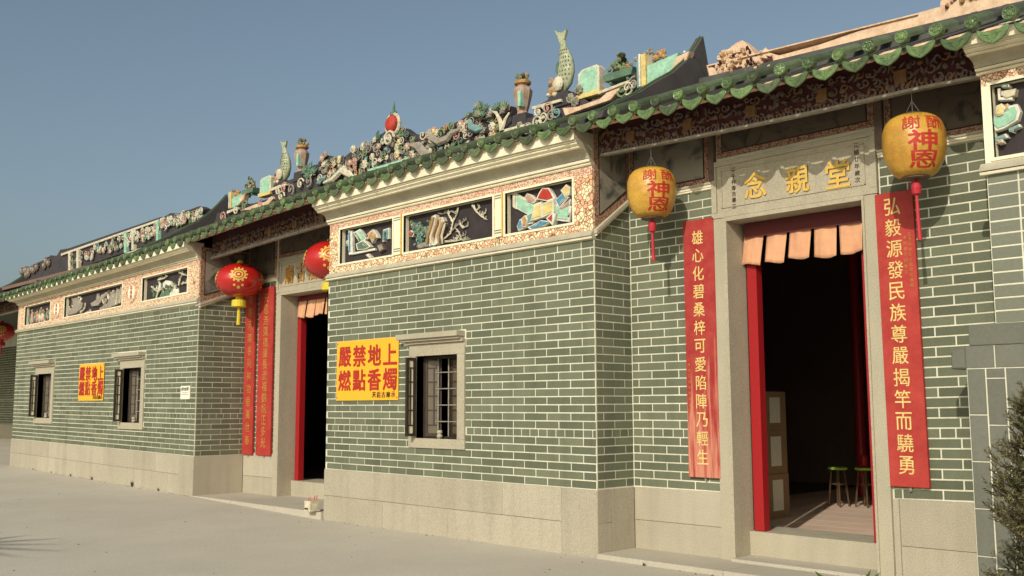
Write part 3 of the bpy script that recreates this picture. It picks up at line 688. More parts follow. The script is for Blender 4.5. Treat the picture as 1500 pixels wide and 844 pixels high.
# carved fascia board under the eaves
def carve(x0, x1, Y, zoff, seed, whitefringe):
    r = random.Random(seed)
    b = MB('carvebg'); n = 8
    for i in range(n):
        a = x0+(x1-x0)*i/n; c = x0+(x1-x0)*(i+1)/n
        b.prism([(a, ez(a)-zoff), (c, ez(c)-zoff), (c, ez(c)+.06), (a, ez(a)+.06)], Y, Y+.025)
    bo = b.build('carved_fascia', T)
    c = MB(['carve', 'carvegold', 'r_k', 'r_s'])
    x = x0+.03
    while x < x1-.04:
        for zz in (.05, .12, .19):
            X = x+r.uniform(-.02, .02); Z = ez(X)-zoff+zz+r.uniform(-.012, .012); mi = r.choice([0, 0, 0, 1, 2, 2]); tp = r.random()
            if tp < .45:    # curl
                pts = []; a0 = r.uniform(0, 6.28); rr = r.uniform(.022, .042); dr = r.choice((-1, 1))
                for k in range(9): a = a0+dr*k*.62; q = rr*(1-k*.09); pts.append((X+q*math.cos(a), Y-.010-.002*k, Z+q*math.sin(a)))
                c.tube(pts, .0085, 5, mi)
            elif tp < .75:
                a = r.uniform(0, 3.14); L = r.uniform(.03, .055); dx, dz = math.cos(a), math.sin(a); wv = L*.32
                c.prism([(X-dx*L, Z-dz*L), (X-dz*wv, Z+dx*wv), (X+dx*L, Z+dz*L), (X+dz*wv, Z-dx*wv)], Y-.018, Y, mi, .006)
            else: c.ball((X, Y-.008, Z), .022*r.uniform(.7, 1.3), .014, .024*r.uniform(.7, 1.3), 7, 5, mi)
        x += .044
    x = x0+.02
    while x < x1-.02:      # fringe of small spikes on the bottom rail
        Z = ez(x)-zoff
        h = r.uniform(.02, .045)
        c.prism([(x-.011, Z+.01), (x+.011, Z+.01), (x+.004, Z+.01+h), (x-.004, Z+.01+h)], Y-.02, Y, 3 if whitefringe else 0, .003)
        x += .034
    stuff(c.build('carving', bo))
    rl = MB('r_s')
    for i in range(n):
        a = x0+(x1-x0)*i/n; d_ = x0+(x1-x0)*(i+1)/n
        rl.prism([(a, ez(a)-zoff-.012), (d_, ez(d_)-zoff-.012), (d_, ez(d_)-zoff+.010), (a, ez(a)-zoff+.010)], Y-.024, Y+.03, 0, .003)
    rl.build('lower_rail', bo)
    for i in range(int((x1-x0)/.62)):
        sq = MB(['carvegold', 'darkline']); X = x0+.35+i*.62; Z = ez(X)-zoff+.115
        sq.prism([(X-.045, Z-.05), (X+.045, Z-.05), (X+.045, Z+.05), (X-.045, Z+.05)], Y-.026, Y, 0, .006); sq.build('carved_plaque', bo)
carve(.035, 3.42, .085, .240, 3, False); carve(XA0+.03, XB0, .12, .265, 4, True); carve(-19, XA1-.02, .12, .23, 5, False)
# ------------------------------------------------------------------ roof
def slope(X): return .395 if X > .35 else .375
YE = -.31
roof = MB(['greytile', 'gable'])
def rz(X, y): return ez(X)-.075+(y-YE)*slope(X)
sx = [-45, -18, -15, -13.8, -10.5, -9.1, -7.85, -6.3, -5, -4.1, -2.2, -.76, .30, .40, 1.1, 2, 3.1, 3.8, 7]
for a, b in zip(sx, sx[1:]):
    for y0, y1 in ((YE+.075, 1.1),):
        vs = []
        for x in (a, b):
            e = 1e-4 if x == a else -1e-4
            for y, dz in ((y0, 0), (y1, 0), (y1, -.06), (y0, -.02)): vs.append((x, y, rz(x+e, y)+dz+.01))
        roof.add(vs, [(0, 4, 5, 1), (1, 5, 6, 2), (3, 2, 6, 7), (0, 3, 7, 4), (0, 1, 2, 3), (4, 7, 6, 5)])
roof.box(-45, 7, 1.0, 8, 3.98, 4.04, 0)
ro = roof.build('roof', T)
# tiles
def lobe(w_, h_):
    pts = []
    for i in range(9): t = i/8; pts.append((-w_+2*w_*t, -.030*math.sin(math.pi*t)*1.0))
    low = [(w_*1.0, -.018), (w_*.92, -.045), (w_*.74, -.072), (w_*.48, -.092), (w_*.2, -.106), (0, -.114), (-w_*.2, -.106), (-w_*.48, -.092), (-w_*.74, -.072), (-w_*.92, -.045), (-w_*1.0, -.018)]
    return pts+low
def disc_mesh(mt):
    mb = MB(mt)
    mb.lathe([(.050, .05), (.050, 0), (.045, -.006), (.039, -.002), (.036, .002), (.024, .001), (.018, -.005), (.010, -.007)], (0, 0, 0), 16, 0, 'Y')
    for k in range(6):
        a = k*math.pi/3; mb.ball((.030*math.cos(a), .0, .032*math.sin(a)), .008, .006, .008, 5, 4)
    return mb.mesh('round_end_tile')
def drip_mesh(mt):
    mb = MB(mt); mb.prism(lobe(.101, .1), -.010, .006, 0, .005)
    # raised leaf rib and rim
    mb.tube([(0, -.011, -.045), (0, -.013, -.098)], .005, 5)
    for s_ in (-1, 1):
        mb.tube([(s_*.012, -.011, -.085), (s_*.035, -.012, -.06)], .0035, 4); mb.tube([(s_*.02, -.011, -.055), (s_*.055, -.011, -.045)], .0035, 4)
    return mb.mesh('drip_tile')
dm = [disc_mesh('glaze'), disc_mesh('glazedull')]; pm = [drip_mesh('glaze'), drip_mesh('glazedull')]
def barrel_mesh(mt, L):
    mb = MB(mt); n = 8; vs = []; fs = []
    for yy in (0, L):
        for i in range(n+1): a = math.pi*i/n-.15*(1 if i == 0 else 0); vs.append((.049*math.cos(a), yy, .049*math.sin(a)))
    for i in range(n): fs.append((i+1, i, n+1+i, n+2+i))
    fs.append(tuple(range(n+1)))
    mb.add(vs, fs); mb.smooth = False; return mb.mesh('barrel_tile')
bm_g = barrel_mesh('glazedull', .29)
def pan_mesh(mt):
    mb = MB(mt); n = 6
    top = [(-.09+.18*i/n, -.030*math.sin(math.pi*i/n)) for i in range(n+1)]
    vs = [(x, 0, z+.0) for x, z in top]+[(x, .16, z+.035) for x, z in top]
    mb.add(vs, [(i, i+1, n+2+i, n+1+i) for i in range(n)]); return mb.mesh('pan_tile')
SPs = lambda k: .2315 if k > 0 else .2405
pans = MB('pinkridge'); rows = MB('greytile'); k0 = -76
for k in range(k0, 20):
    SP = SPs(k); X = .05+k*SP
    ang = math.atan(slope(X)); Z = ez(X); near = X > -3.9
    q = R.random() < (.8 if X > .2 else .35); a = 0 if q else 1
    jz = R.uniform(-.006, .006)
    o = put(dm[a], 'round_end_tile', ro, (X, YE-.026, Z+jz+.006)); o.scale = (.93, 1, .93); o.rotation_euler = (R.uniform(-.12, .02), R.uniform(0, 6), R.uniform(-.06, .06))
    o = put(bm_g, 'barrel_tile', ro, (X, YE-.012, Z+jz)); o.rotation_euler = (ang, 0, 0)
    Xd = X+(.5*(.2315 if k >= 0 else .2405))
    o = put(pm[a], 'drip_tile', ro, (Xd, YE+.012, ez(Xd)-lerp(Xd, [(-.5, .006), (1.5, .030), (3, .045)])+R.uniform(-.005, .005))); o.rotation_euler = (R.uniform(-.22, -.05), R.uniform(-.05, .05), R.uniform(-.06, .06))
    # pan tile stack edges behind the drip (pale clay)
    for t in range(3): pans.box(Xd-.07, Xd+.07, YE+.03+t*.03, YE+.13+t*.03, ez(Xd)-.060+t*.014, ez(Xd)-.050+t*.014)
    # grey barrel rows going up the slope
    for t in range(5):
        y0 = YE+.01+.26*math.cos(ang)+t*.25; rows.cr = R.random()
        z0 = Z+.26*math.sin(ang)+t*.25*slope(X)
        n = 7; vs = []
        for (yy, zz, rr) in ((y0, z0, .049), (y0+.26, z0+.26*slope(X), .045)):
            for i in range(n+1): aa = math.pi*i/n; vs.append((X+rr*math.cos(aa), yy, zz+rr*math.sin(aa)))
        rows.add(vs, [(i+1, i, n+1+i, n+2+i) for i in range(n)]+[tuple(range(n+1))])
stuff(rows.build('grey_tile_rows', ro)); stuff(pans.build('pan_tile_edges', ro))
# ------------------------------------------------------------------ gable walls (boat-prow shape)
GP = [(-.30, 3.87), (-.10, 3.985), (.20, 4.14), (.495, 4.323), (.72, 4.45), (.93, 4.612), (1.08, 4.76), (1.223, 4.935), (1.262, 4.80), (1.32, 4.56), (1.42, 4.30), (1.5, 4.1)]
def gable(X, dz, sc, lab, w_=.09):
    pts = [(y, ez(X)+(z-3.835)*sc+dz) for y, z in GP]+[(1.5, ez(X)+.3), (-.33, ez(X)-.03)]
    mb = MB(['gable']); mb.prism(pts, -w_/2, w_/2, 0, .006, T=lambda x, y, z: (X-y, x, z)); o = mb.build('gable_wall', T); o['label'] = lab
    e = MB('gableedge'); e.tube([(X, p[0], p[1]+.004) for p in pts[:11]], .010, 5, flat=1.6); e.build('edge_moulding', o)
gable(.35, 0, 1, 'dark pointed gable wall nearest the right'); gable(-9.1, 0, 1.06, 'dark pointed gable wall above the far block'); gable(-17.9, 0, 1.0, 'dark pointed gable wall at the far end')
# ------------------------------------------------------------------ ridges with relief
def outl(pxs, Y): return [UY(x, y, Y) for x, y in pxs]
def rosette(X, Y, Z, r, c1, c2, par, nm='rosette'):
    mb = MB([c1, c2, 'r_k']); n = 7
    for k in range(n):
        a = 6.283*k/n+R.random()*.3; mb.ball((X+r*.62*math.cos(a), Y, Z+r*.62*math.sin(a)), r*.36, r*.30, r*.36, 6, 4, 0)
    mb.ball((X, Y-r*.15, Z), r*.52, r*.4, r*.52, 8, 5, 1); mb.ball((X, Y-r*.42, Z), r*.2, r*.2, r*.2, 6, 4, 2)
    return mb.build(nm, par)
def scroll(X, Y, Z, r, c1, par, turns=1.5, d=1, a0=None, nm='cloud_scroll'):
    mb = MB([c1]); pts = []; rad = []; N = 16; a0 = R.uniform(0, 6.28) if a0 is None else a0
    for k in range(N):
        t = k/(N-1); a = a0+d*t*turns*6.283; q = r*(1-.8*t); pts.append((X+q*math.cos(a), Y-.02*t, Z+q*math.sin(a))); rad.append(r*(.17-.06*t))
    mb.tube(pts, rad, 6); mb.ball((X, Y, Z), r*.3, r*.25, r*.3, 6, 4); return mb.build(nm, par)
def leafp(X, Y, Z, r, c1, par, nm='leaf'):
    mb = MB([c1, 'r_k']); n = 5; a0 = R.uniform(-.6, .6)
    for k in range(n):
        a = a0+math.pi*(.15+.7*k/(n-1)); pts = [(X+r*t*math.cos(a+t*.5), Y-.025*math.sin(t*3), Z+r*t*math.sin(a+t*.5)) for t in (0, .35, .7, 1.05)]
        mb.tube(pts, [r*.10, r*.16, r*.13, r*.03], 5)
    return mb.build(nm, par)
def inpoly(x, y, P_):
    c = False; n = len(P_)
    for i in range(n):
        (x1, y1), (x2, y2) = P_[i], P_[(i+1) % n]
        if (y1 > y) != (y2 > y) and x < (x2-x1)*(y-y1)/(y2-y1)+x1: c = not c
    return c
YR = 1.0
# middle ridge: relief stretch
mid = thing('ridge', 'ornate ridge of coloured clouds and flowers rising to a red pearl over the middle', 'roof ridge', (-4.2, YR, 4.2))
top = [(467, 236), (478, 224), (492, 229), (505, 228), (520, 216), (543, 209), (556, 196), (565, 190), (580, 186), (592, 184), (604, 193), (618, 194), (632, 190), (645, 184), (660, 182), (678, 172), (692, 162), (706, 159), (722, 160), (736, 153), (750, 152)]
bot = [(750, 203), (700, 222), (640, 240), (560, 266), (500, 284), (470, 292)]
poly = outl(top+bot, YR); back = MB('darkridge'); 
ins = [(x, z-.03) for x, z in outl(top, YR+.05)]+outl([(750, 215), (470, 300)], YR+.05)
back.prism(ins, YR+.03, YR+.16, 0, .01); back.build('backing_wall', mid)
zs = [p[1] for p in poly]; step = .098; zz = min(zs); row = 0; cols = ['r_c', 'r_p', 'r_s', 'r_l', 'r_g', 'r_s', 'r_s', 'r_c', 'r_k', 'r_t', 'r_o', 'r_l']
while zz < max(zs)+.05:
    xx = -6.1+(row % 2)*step*.6
    while xx < -2.0:
        X, Z = xx+R.uniform(-.03, .03), zz+R.uniform(-.025, .025)
        if inpoly(X, Z, poly):
            yy = YR+.0+R.uniform(-.03, .02); u = R.random(); r_ = R.uniform(.042, .072)
            if u < .33: rosette(X, yy, Z, r_, R.choice(['r_p', 'r_c', 'r_c', 'r_s', 'r_p']), R.choice(['r_c', 'r_c', 'r_p', 'r_y']), mid, 'flower')
            elif u < .75: scroll(X, yy, Z, r_, R.choice(cols), mid, R.uniform(1.1, 1.8), R.choice((-1, 1)))
            else: leafp(X, yy, Z-.05, r_*1.3, R.choice(['r_g', 'r_l', 'r_c', 'r_t', 'r_s']), mid)
        xx += step*1.22
    zz += step*.82; row += 1
# dragon-like bodies, tree trunks, cloud bank
def tpx(pts, rad, mname, par, nm, Y=YR-.06, flat=.7, n=6):
    mb = MB(mname); q = [UY(x, y, Y) for x, y in pts]; mb.tube([(x, Y, z) for x, z in q], rad, n, 0, flat); return mb.build(nm, par)
tpx([(600, 212), (612, 214), (622, 226), (634, 231), (645, 233)], [.02, .06, .07, .05, .02], 'r_s', mid, 'dragon_body')
tpx([(628, 190), (632, 203), (643, 208), (655, 203), (662, 194), (672, 190)], [.03, .045, .05, .05, .04, .015], 'r_s', mid, 'dragon_body')
tpx([(735, 192), (733, 178), (727, 166), (718, 160)], [.035, .03, .022, .012], 'r_c', mid, 'tree_trunk'); tpx([(735, 190), (740, 175), (746, 165)], [.03, .022, .012], 'r_c', mid, 'tree_trunk')
tpx([(687, 176), (690, 186), (698, 190), (707, 188)], [.025, .05, .045, .015], 'r_t', mid, 'crescent'); 
tpx([(474, 268), (488, 262), (500, 250), (512, 256), (520, 262)], [.02, .045, .05, .05, .02], 'r_c', mid, 'cloud_bank'); tpx([(540, 250), (570, 243), (598, 232)], [.02, .035, .015], 'r_m', mid, 'wave_crest')
for i in range(14):
    X, Z = UY(R.uniform(702, 750), R.uniform(152, 170), YR-.03); leafp(X, YR-.05, Z-.03, .085, R.choice(['r_l', 'r_g', 'r_s']), mid, 'pine_needles')
# pearl
Xp, Zp = UY(573, 182, YR-.05)
pe = thing('pearl_finial', 'red flaming pearl finial in a cream ring, highest point of the middle ridge', 'roof ornament', (Xp, YR, Zp-.15))
m = MB('r_r'); m.ball((Xp, YR-.04, Zp), .115, .07, .115, 20, 12); m.smooth = True; m.build('pearl', pe)
m = MB('r_c'); m.tube([(Xp+.135*math.cos(a*.3307), YR-.02, Zp+.135*math.sin(a*.3307)) for a in range(20)], .024, 6); m.build('ring', pe)
m = MB(['r_c', 'r_g']); m.lathe([(.05, 0), (.045, .05), (.02, .07), (.012, .16), (.002, .2)], (Xp, YR-.01, Zp+.12), 8, 1); m.ball((Xp, YR-.01, Zp+.13), .05, .04, .04, 8, 6, 0); m.build('spike', pe)
scroll(Xp, YR-.08, Zp-.2, .11, 'r_c', pe, 1.6, 1, 0, 'scroll'); 
# side walls of the middle ridge carrying the ornaments
def ridge_wall(pxs, Y, th, nm, lab, mname='darkridge'):
    t = thing('ridge', lab, 'roof ridge', (UY(*pxs[0], Y)[0], Y, 4.2)); mb = MB(mname)
    mb.prism(outl(pxs, Y), Y, Y+th, 0, .006); mb.build(nm, t); return t
rw = ridge_wall([(735, 214), (737, 190), (752, 180), (790, 168), (792, 152), (810, 142), (842, 134), (850, 140), (862, 150), (878, 142), (900, 130), (921, 118), (930, 106), (938, 106), (942, 128), (958, 135), (978, 126), (1012, 100), (1010, 132), (960, 152), (870, 178)], YR, .16, 'core', 'dark stepped ridge with peeling pink scrolls under the right hand ornaments')
def strip(pxs, mname, par, nm, Y=YR, d=.05): 
    mb = MB(mname); mb.prism(outl(pxs, Y), Y-d, Y+.02, 0, .006); return mb.build(nm, par)
strip([(741, 191), (781, 181), (781, 184), (741, 195)], 'r_c', rw, 'ledge'); strip([(782, 158), (826, 146), (826, 150), (784, 162)], 'r_c', rw, 'ledge')
strip([(880, 136), (925, 119), (926, 122), (880, 140)], 'r_c', rw, 'ledge'); strip([(936, 137), (955, 131), (955, 134), (937, 140)], 'r_c', rw, 'ledge')
strip([(828, 160), (850, 158), (870, 151), (884, 146), (894, 137), (912, 130), (920, 126), (908, 137), (898, 148), (884, 153), (862, 160), (832, 171)], 'pinkridge', rw, 'scroll_band')
for X_, Y_, c_ in ((793, 165, 'r_c'), (806, 160, 'r_p'), (800, 173, 'r_c'), (812, 171, 'r_s'), (820, 166, 'r_t'), (776, 188, 'r_s'), (790, 180, 'r_c'), (916, 134, 'r_l'), (924, 130, 'r_c'), (932, 124, 'r_s')):
    x, z = UY(X_, Y_, YR); scroll(x, YR-.04, z, .075, c_, rw, 1.3)
for X_, Y_ in ((758, 194), (764, 186), (845, 150), (838, 145), (850, 132)):
    x, z = UY(X_, Y_, YR); rosette(x, YR-.03, z, .06, 'r_s', 'r_l', rw, 'flower')
lw = ridge_wall([(312, 332), (318, 312), (332, 312), (352, 300), (372, 298), (398, 290), (404, 272), (428, 262), (444, 262), (452, 244), (468, 240), (470, 288), (400, 312)], YR, .16, 'core', 'dark stepped ridge with scrolls under the left hand ornaments')
strip([(378, 300), (394, 296), (402, 288), (404, 292), (396, 302), (372, 308), (356, 309)], 'pinkridge', lw, 'scroll_band'); strip([(399, 277), (424, 269), (424, 272), (400, 281)], 'r_c', lw, 'ledge'); strip([(336, 310), (352, 304), (352, 307), (336, 314)], 'r_c', lw, 'ledge')
for X_, Y_, c_ in ((412, 280, 'r_c'), (420, 276, 'r_p'), (416, 288, 'r_c'), (430, 278, 'r_s'), (444, 270, 'r_c'), (362, 302, 'r_l'), (350, 308, 'r_c'), (330, 318, 'r_p'), (386, 300, 'r_p'), (456, 266, 'r_s'), (460, 255, 'r_c')):
    x, z = UY(X_, Y_, YR); scroll(x, YR-.04, z, .085, c_, lw, 1.3)
for X_, Y_ in ((452, 250), (460, 246), (464, 252), (455, 258)):
    x, z = UY(X_, Y_, YR); leafp(x, YR-.04, z-.04, .12, 'r_g', lw)
# right ridge, pink and peeling
rr = thing('ridge', 'plain peeling pink ridge with broken plaster crests at the right', 'roof ridge', (1.8, YR, 4.2))
pk = MB('pinkridge'); X0 = .60
topl = outl([(1034, 94), (1050, 100), (1056, 72), (1066, 70), (1076, 62), (1086, 57), (1096, 66), (1106, 82), (1112, 76), (1120, 68), (1126, 76), (1140, 80), (1200, 64), (1290, 33), (1376, 8)], YR)
topl = [(x, z-.012) for x, z in topl]+[(2.80, 4.415), (2.81, 4.50), (2.90, 4.53), (3.1, 4.66), (3.4, 4.6), (3.6, 4.43), (6.5, 4.36)]
pk.prism([(x, z) for x, z in topl]+[(6.5, 4.16), (.60, 4.39)], YR, YR+.15, 0, .008); pk.build('core', rr)
pk = MB('greytile'); pk.prism([(.5, 4.415), (6.5, 4.20), (6.5, 3.9), (.5, 3.9)], YR-.03, YR+.16, 0, .004); pk.build('base_course', rr)
m = MB(['darkline', 'pinkridge']); 
for a, b in ((.6, 2.62),): 
    n = 8
    for i in range(n): 
        u, v = a+(b-a)*i/n, a+(b-a)*(i+1)/n
        m.prism([(u, 4.535-.0375*u), (v, 4.535-.0375*v), (v, 4.547-.0375*v), (u, 4.547-.0375*u)], YR-.02, YR+.17, 1, .003)
        m.prism([(u, 4.42-.035*u), (v, 4.42-.035*v), (v, 4.432-.035*v), (u, 4.432-.035*u)], YR-.02, YR+.02, 1, .003)
m.build('coping', rr)
mbs = MB(['pinkridge', 'r_o', 'carvebg', 'r_c'])
for i in range(120):
    if i < 80: px, py = R.uniform(1046, 1128), R.uniform(66, 106); X, Z = UY(px, py, YR-.02)
    else: X, Z = R.uniform(2.85, 3.6), R.uniform(4.42, 4.60)
    if i < 80 and not inpoly(X, Z, topl+[(2.6, 4.3), (.6, 4.3)]): continue
    mbs.ball((X, YR-.015, Z), R.uniform(.012, .035), R.uniform(.015, .035), R.uniform(.012, .03), 6, 4, R.choice([0, 0, 0, 1, 2]), .2)
stuff(mbs.build('broken_plaster', rr))
# far ridge with framed panels
fr_ = thing('ridge', 'long ridge with framed relief panels and dark coping over the far block', 'roof ridge', (-13, YR, 4.1))
c = MB('darkridge'); c.prism(outl([(40, 415), (48, 388), (66, 380), (74, 374), (82, 376), (88, 366), (100, 364), (235, 318), (240, 318), (250, 312), (262, 313), (292, 302), (300, 306), (296, 330), (235, 352), (100, 398)], YR), YR, YR+.14, 0, .006); c.build('core', fr_)
strip([(92, 372), (235, 322), (235, 325), (92, 375)], 'r_c', fr_, 'coping', d=.04); strip([(118, 398), (232, 355), (233, 358), (120, 401)], 'r_c', fr_, 'lower_rail', d=.05)
for px in (104, 116, 186, 197, 233): strip([(px, 371-(px-92)*.35+3), (px+3, 370-(px-92)*.35+3), (px+3, 396-(px-118)*.36-1), (px, 397-(px-118)*.36-1)], 'r_m' if px in (186, 233) else 'r_c', fr_, 'panel_post', d=.06)
for i in range(190):
    px = R.uniform(100, 296); t = px-92
    yt = 371-t*.352+6 if px < 235 else 318-(px-235)*.22+3; yb = yt+ (20 if px < 235 else 18)
    py = R.uniform(yt, yb-4); X, Z = UY(px, py, YR-.04)
    cc = R.choice(['r_c', 'r_p', 'r_s', 'r_c', 'r_t', 'r_l', 'r_w', 'r_c', 'r_s'])
    (scroll(X, YR-.04, Z, .065, cc, fr_, 1.2) if R.random() < .6 else rosette(X, YR-.03, Z, .055, cc, 'r_c', fr_, 'flower'))
for i in range(12):
    X, Z = UY(R.uniform(46, 98), 0, YR)[0], 0; px = PR((X, YR, 4.4))[0]; Z = lerp(px, [(46, UY(46, 398, YR)[1]), (98, UY(98, 376, YR)[1])]); rosette(X, YR-.03, Z+R.uniform(-.1, .1), .1, 'r_k', 'r_s', fr_, 'flower')
# ------------------------------------------------------------------ ridge ornaments (fish, vases, tablets, trays)
G1 = 'ceramic figures along the ridge'
def fish(X, Z, lab, hs=1.0):
    t = thing('ceramic_fish', lab, 'roof ornament', (X, YR+.05, Z), 'leaping fish ornaments')
    Y = YR+.05
    body = [(-.09, .02), (-.03, .06), (.03, .14), (.06, .24), (.06, .34), (.035, .44), (.015, .52), (.01, .60)]
    rad = [.04, .085, .110, .112, .098, .076, .052, .034]
    m = MB('fishskin'); m.tube([(X+a, Y, Z+b*hs) for a, b in body], rad, 14, 0, .6); m.smooth = True; m.build('body', t)
    m = MB('r_k')     # scales in rows on the visible flank
    for i in range(1, 6):
        a, b = body[i]; rr_ = rad[i]
        for q in (-.7, -.35, 0, .35, .7):
            for s2 in (0, .5):
                a2 = a+(body[i+1][0]-a)*s2; b2 = b+(body[i+1][1]-b)*s2; r2 = rr_+(rad[i+1]-rr_)*s2
                m.ball((X+a2+r2*q+(.015 if s2 else 0), Y-r2*.6*math.sqrt(1-q*q)*1.02, Z+b2*hs), .009, .005, .011, 6, 4)
    stuff(m.build('scales', t))
    m = MB('fishskin'); m.prism([(X-.022, Z+.57*hs), (X+.025, Z+.57*hs), (X+.06, Z+.66*hs), (X+.075, Z+.71*hs), (X+.01, Z+.695*hs), (X-.06, Z+.715*hs), (X-.105, Z+.755*hs), (X-.06, Z+.66*hs)], Y-.018, Y+.018, 0, .006); m.build('tail_fin', t)
    m = MB('r_g'); m.prism([(X-.055, Z+.2), (X-.10, Z+.28), (X-.085, Z+.36), (X-.03, Z+.40), (X-.04, Z+.28)], Y-.012, Y+.012, 0, .004); m.build('back_fin', t)
    m = MB('darkridge'); m.prism([(X-.22, Z-.16), (X+.16, Z-.16), (X+.13, Z+.0), (X-.08, Z+.02), (X-.18, Z-.04)], Y-.07, Y+.07, 0, .01); m.build('pedestal', t)
    m = MB(['r_o', 'r_c', 'r_k']); m.ball((X-.09, Y-.03, Z+.05), .09, .06, .07, 9, 6, 0, .12); m.ball((X+.0, Y-.075, Z+.10), .075, .035, .085, 9, 6, 1); m.ball((X-.12, Y-.07, Z+.11), .026, .018, .026, 7, 5, 2); m.ball((X-.16, Y-.03, Z+.02), .05, .04, .03, 7, 5, 1, .1); m.ball((X-.06, Y-.05, Z-.0), .05, .04, .03, 7, 5, 1, .1); m.ball((X-.15, Y-.02, Z+.17), .03, .02, .05, 6, 5, 0, .2); m.build('head', t)
    return t
def vase(X, Z, lab, hs=1.0):
    t = thing('ceramic_vase', lab, 'roof ornament', (X, YR+.05, Z), 'vase ornaments on the ridge'); Y = YR+.05
    m = MB('darkridge'); m.prism([(X-.12, Z-.14), (X+.12, Z-.14), (X+.10, Z), (X-.10, Z)], Y-.07, Y+.07, 0, .008); m.build('pedestal', t)
    m = MB('vasebody'); m.lathe([(.07, 0), (.06, .03), (.08, .10), (.108, .22), (.115, .275), (.09, .31), (.062, .33), (.066, .355)], (X, Y, Z), 9); m.build('body', t)
    m = MB('r_o'); m.lathe([(.06, .35), (.095, .355), (.10, .38), (.08, .395), (.05, .395)], (X, Y, Z), 14); m.build('rim', t)
    m = MB(['r_o', 'r_k', 'r_l'])
    for i in range(16): m.ball((X+R.uniform(-.06, .06), Y+R.uniform(-.05, .05), Z+.42+R.uniform(-.02, .06)), .028, .028, .028, 6, 4, R.choice([0, 1, 2]), .2)
    m.build('flowers', t)
    m = MB('r_m'); m.prism([(X+.025, Z+.07), (X+.07, Z+.07), (X+.075, Z+.25), (X+.03, Z+.25)], Y-.108, Y-.04, 0, .004); m.build('green_tablet', t)
    return t
def tablet(X, Z, h, w_, lab):
    t = thing('ceramic_tablet', lab, 'roof ornament', (X, YR+.05, Z), 'mint tablets on the ridge'); Y = YR+.03
    P_ = [(X-w_/2, Z), (X+w_/2, Z), (X+w_/2, Z+h*.88), (X+w_*.38, Z+h), (X-w_*.3, Z+h*.97), (X-w_/2, Z+h*.84)]
    m = MB('r_c'); m.prism(P_, Y-.03, Y+.07, 0, .006); m.build('frame', t)
    cx_, cz_ = X, Z+h/2; m = MB('r_m'); m.prism([(cx_+(p[0]-cx_)*.80, cz_+(p[1]-cz_)*.86) for p in P_], Y-.036, Y, 0, .004); m.build('face', t)
    m = MB('r_y'); m.box(X-w_*.55, X+w_*.55, Y-.045, Y+.08, Z-.03, Z+.02); m.build('foot', t)
def tray(X, Z, lab, s_=1.0):
    t = thing('bonsai_ornament', lab, 'roof ornament', (X, YR+.05, Z), 'potted rockery ornaments'); Y = YR+.03
    m = MB(['r_g', 'r_c']); m.prism([(X-.17*s_, Z), (X+.17*s_, Z), (X+.20*s_, Z+.08*s_), (X-.20*s_, Z+.08*s_)], Y-.07, Y+.07, 0, .008); m.box(X-.13*s_, X-.10*s_, Y-.05, Y+.05, Z-.035, Z); m.box(X+.10*s_, X+.13*s_, Y-.05, Y+.05, Z-.035, Z); m.build('tray', t)
    m = MB(['r_l', 'r_s', 'r_o', 'weed'])
    for i in range(46):
        q = R.random(); hh = .22*s_*(1-q*.8); m.ball((X+R.gauss(-.02, .07*q+.02)*s_, Y+R.uniform(-.05, .05), Z+.09*s_+R.uniform(0, hh)), .026, .026, .026, 5, 4, R.choice([0, 0, 3] if q < .55 else [1, 2, 0]), .3)
    m.build('rockery', t)
fish(-1.34, 4.70, 'green scaled ceramic fish standing on its head, right of the middle ridge'); fish(-7.04, 4.66, 'green ceramic fish standing on its head, left of the middle ridge', .86)
vase(-1.96, 4.60, 'pink ceramic vase with green tablet beside the nearer fish'); vase(-6.55, 4.72, 'pink ceramic vase with green tablet beside the farther fish')
x, z = UY(862, 138, YR); tablet(x, z, .30, .30, 'mint green tablet in a cream frame between nearer fish and bonsai tray')
x, z = UY(388, 284, YR); tablet(x, z, .27, .32, 'mint green tablet left of the farther fish')
x, z = UY(908, 116, YR); tray(x, z, 'bonsai rockery in a teal tray on the ridge, nearer the camera'); x, z = UY(365, 284, YR); tray(x, z, 'teal tray of rockery on the far part of the ridge', .9)
def bookset(px, py, lab, s_=1.0):
    X, Z = UY(px, py, YR); Y = YR-.02
    t = thing('book_ornament', lab, 'roof ornament', (X, Y, Z), 'book and scroll ornaments')
    for (a, b, c, mname, nm, h) in ((-.09, -.05, -.03, 'r_t', 'scroll', .32), (-.05, -.03, -.05, 'r_w', 'scroll', .34), (-.025, .03, -.04, 'r_y', 'book_spine', .33), (.03, .09, .0, 'r_s', 'brush_pot', .33)):
        m = MB(mname); m.prism([(X+a*s_, Z), (X+b*s_, Z+.005), (X+b*s_, Z+h*s_), (X+a*s_, Z+h*s_)], Y+c, Y+.06, 0, .004); m.build(nm, t)
    m = MB(['r_m', 'pinkridge']); m.prism([(X+.035*s_, Z), (X+.34*s_, Z+.03*s_), (X+.42*s_, Z+.24*s_), (X+.035*s_, Z+.20*s_)], Y-.03, Y+.04, 0, .006); m.build('open_scroll', t)
    m = MB('pinkridge'); m.prism([(X+.30*s_, Z+.02), (X+.50*s_, Z+.10*s_), (X+.56*s_, Z+.22*s_), (X+.40*s_, Z+.20*s_)], Y-.035, Y+.05, 0, .01); m.build('scroll_end', t)
    m = MB('r_o')
    for i in range(10): m.ball((X+(.19+R.uniform(-.06, .06))*s_, Y, Z+(.27+R.uniform(-.02, .04))*s_), .03, .03, .025, 6, 4, 0, .2)
    m.build('figure', t); m = MB(['r_o', 'r_k', 'r_s'])
    for i in range(8): m.ball((X+R.uniform(-.06, .08)*s_, Y, Z+(.345+R.uniform(-.01, .03))*s_), .02, .02, .02, 5, 4, R.choice([1, 2]), .2)
    m.build('brush_tips', t)
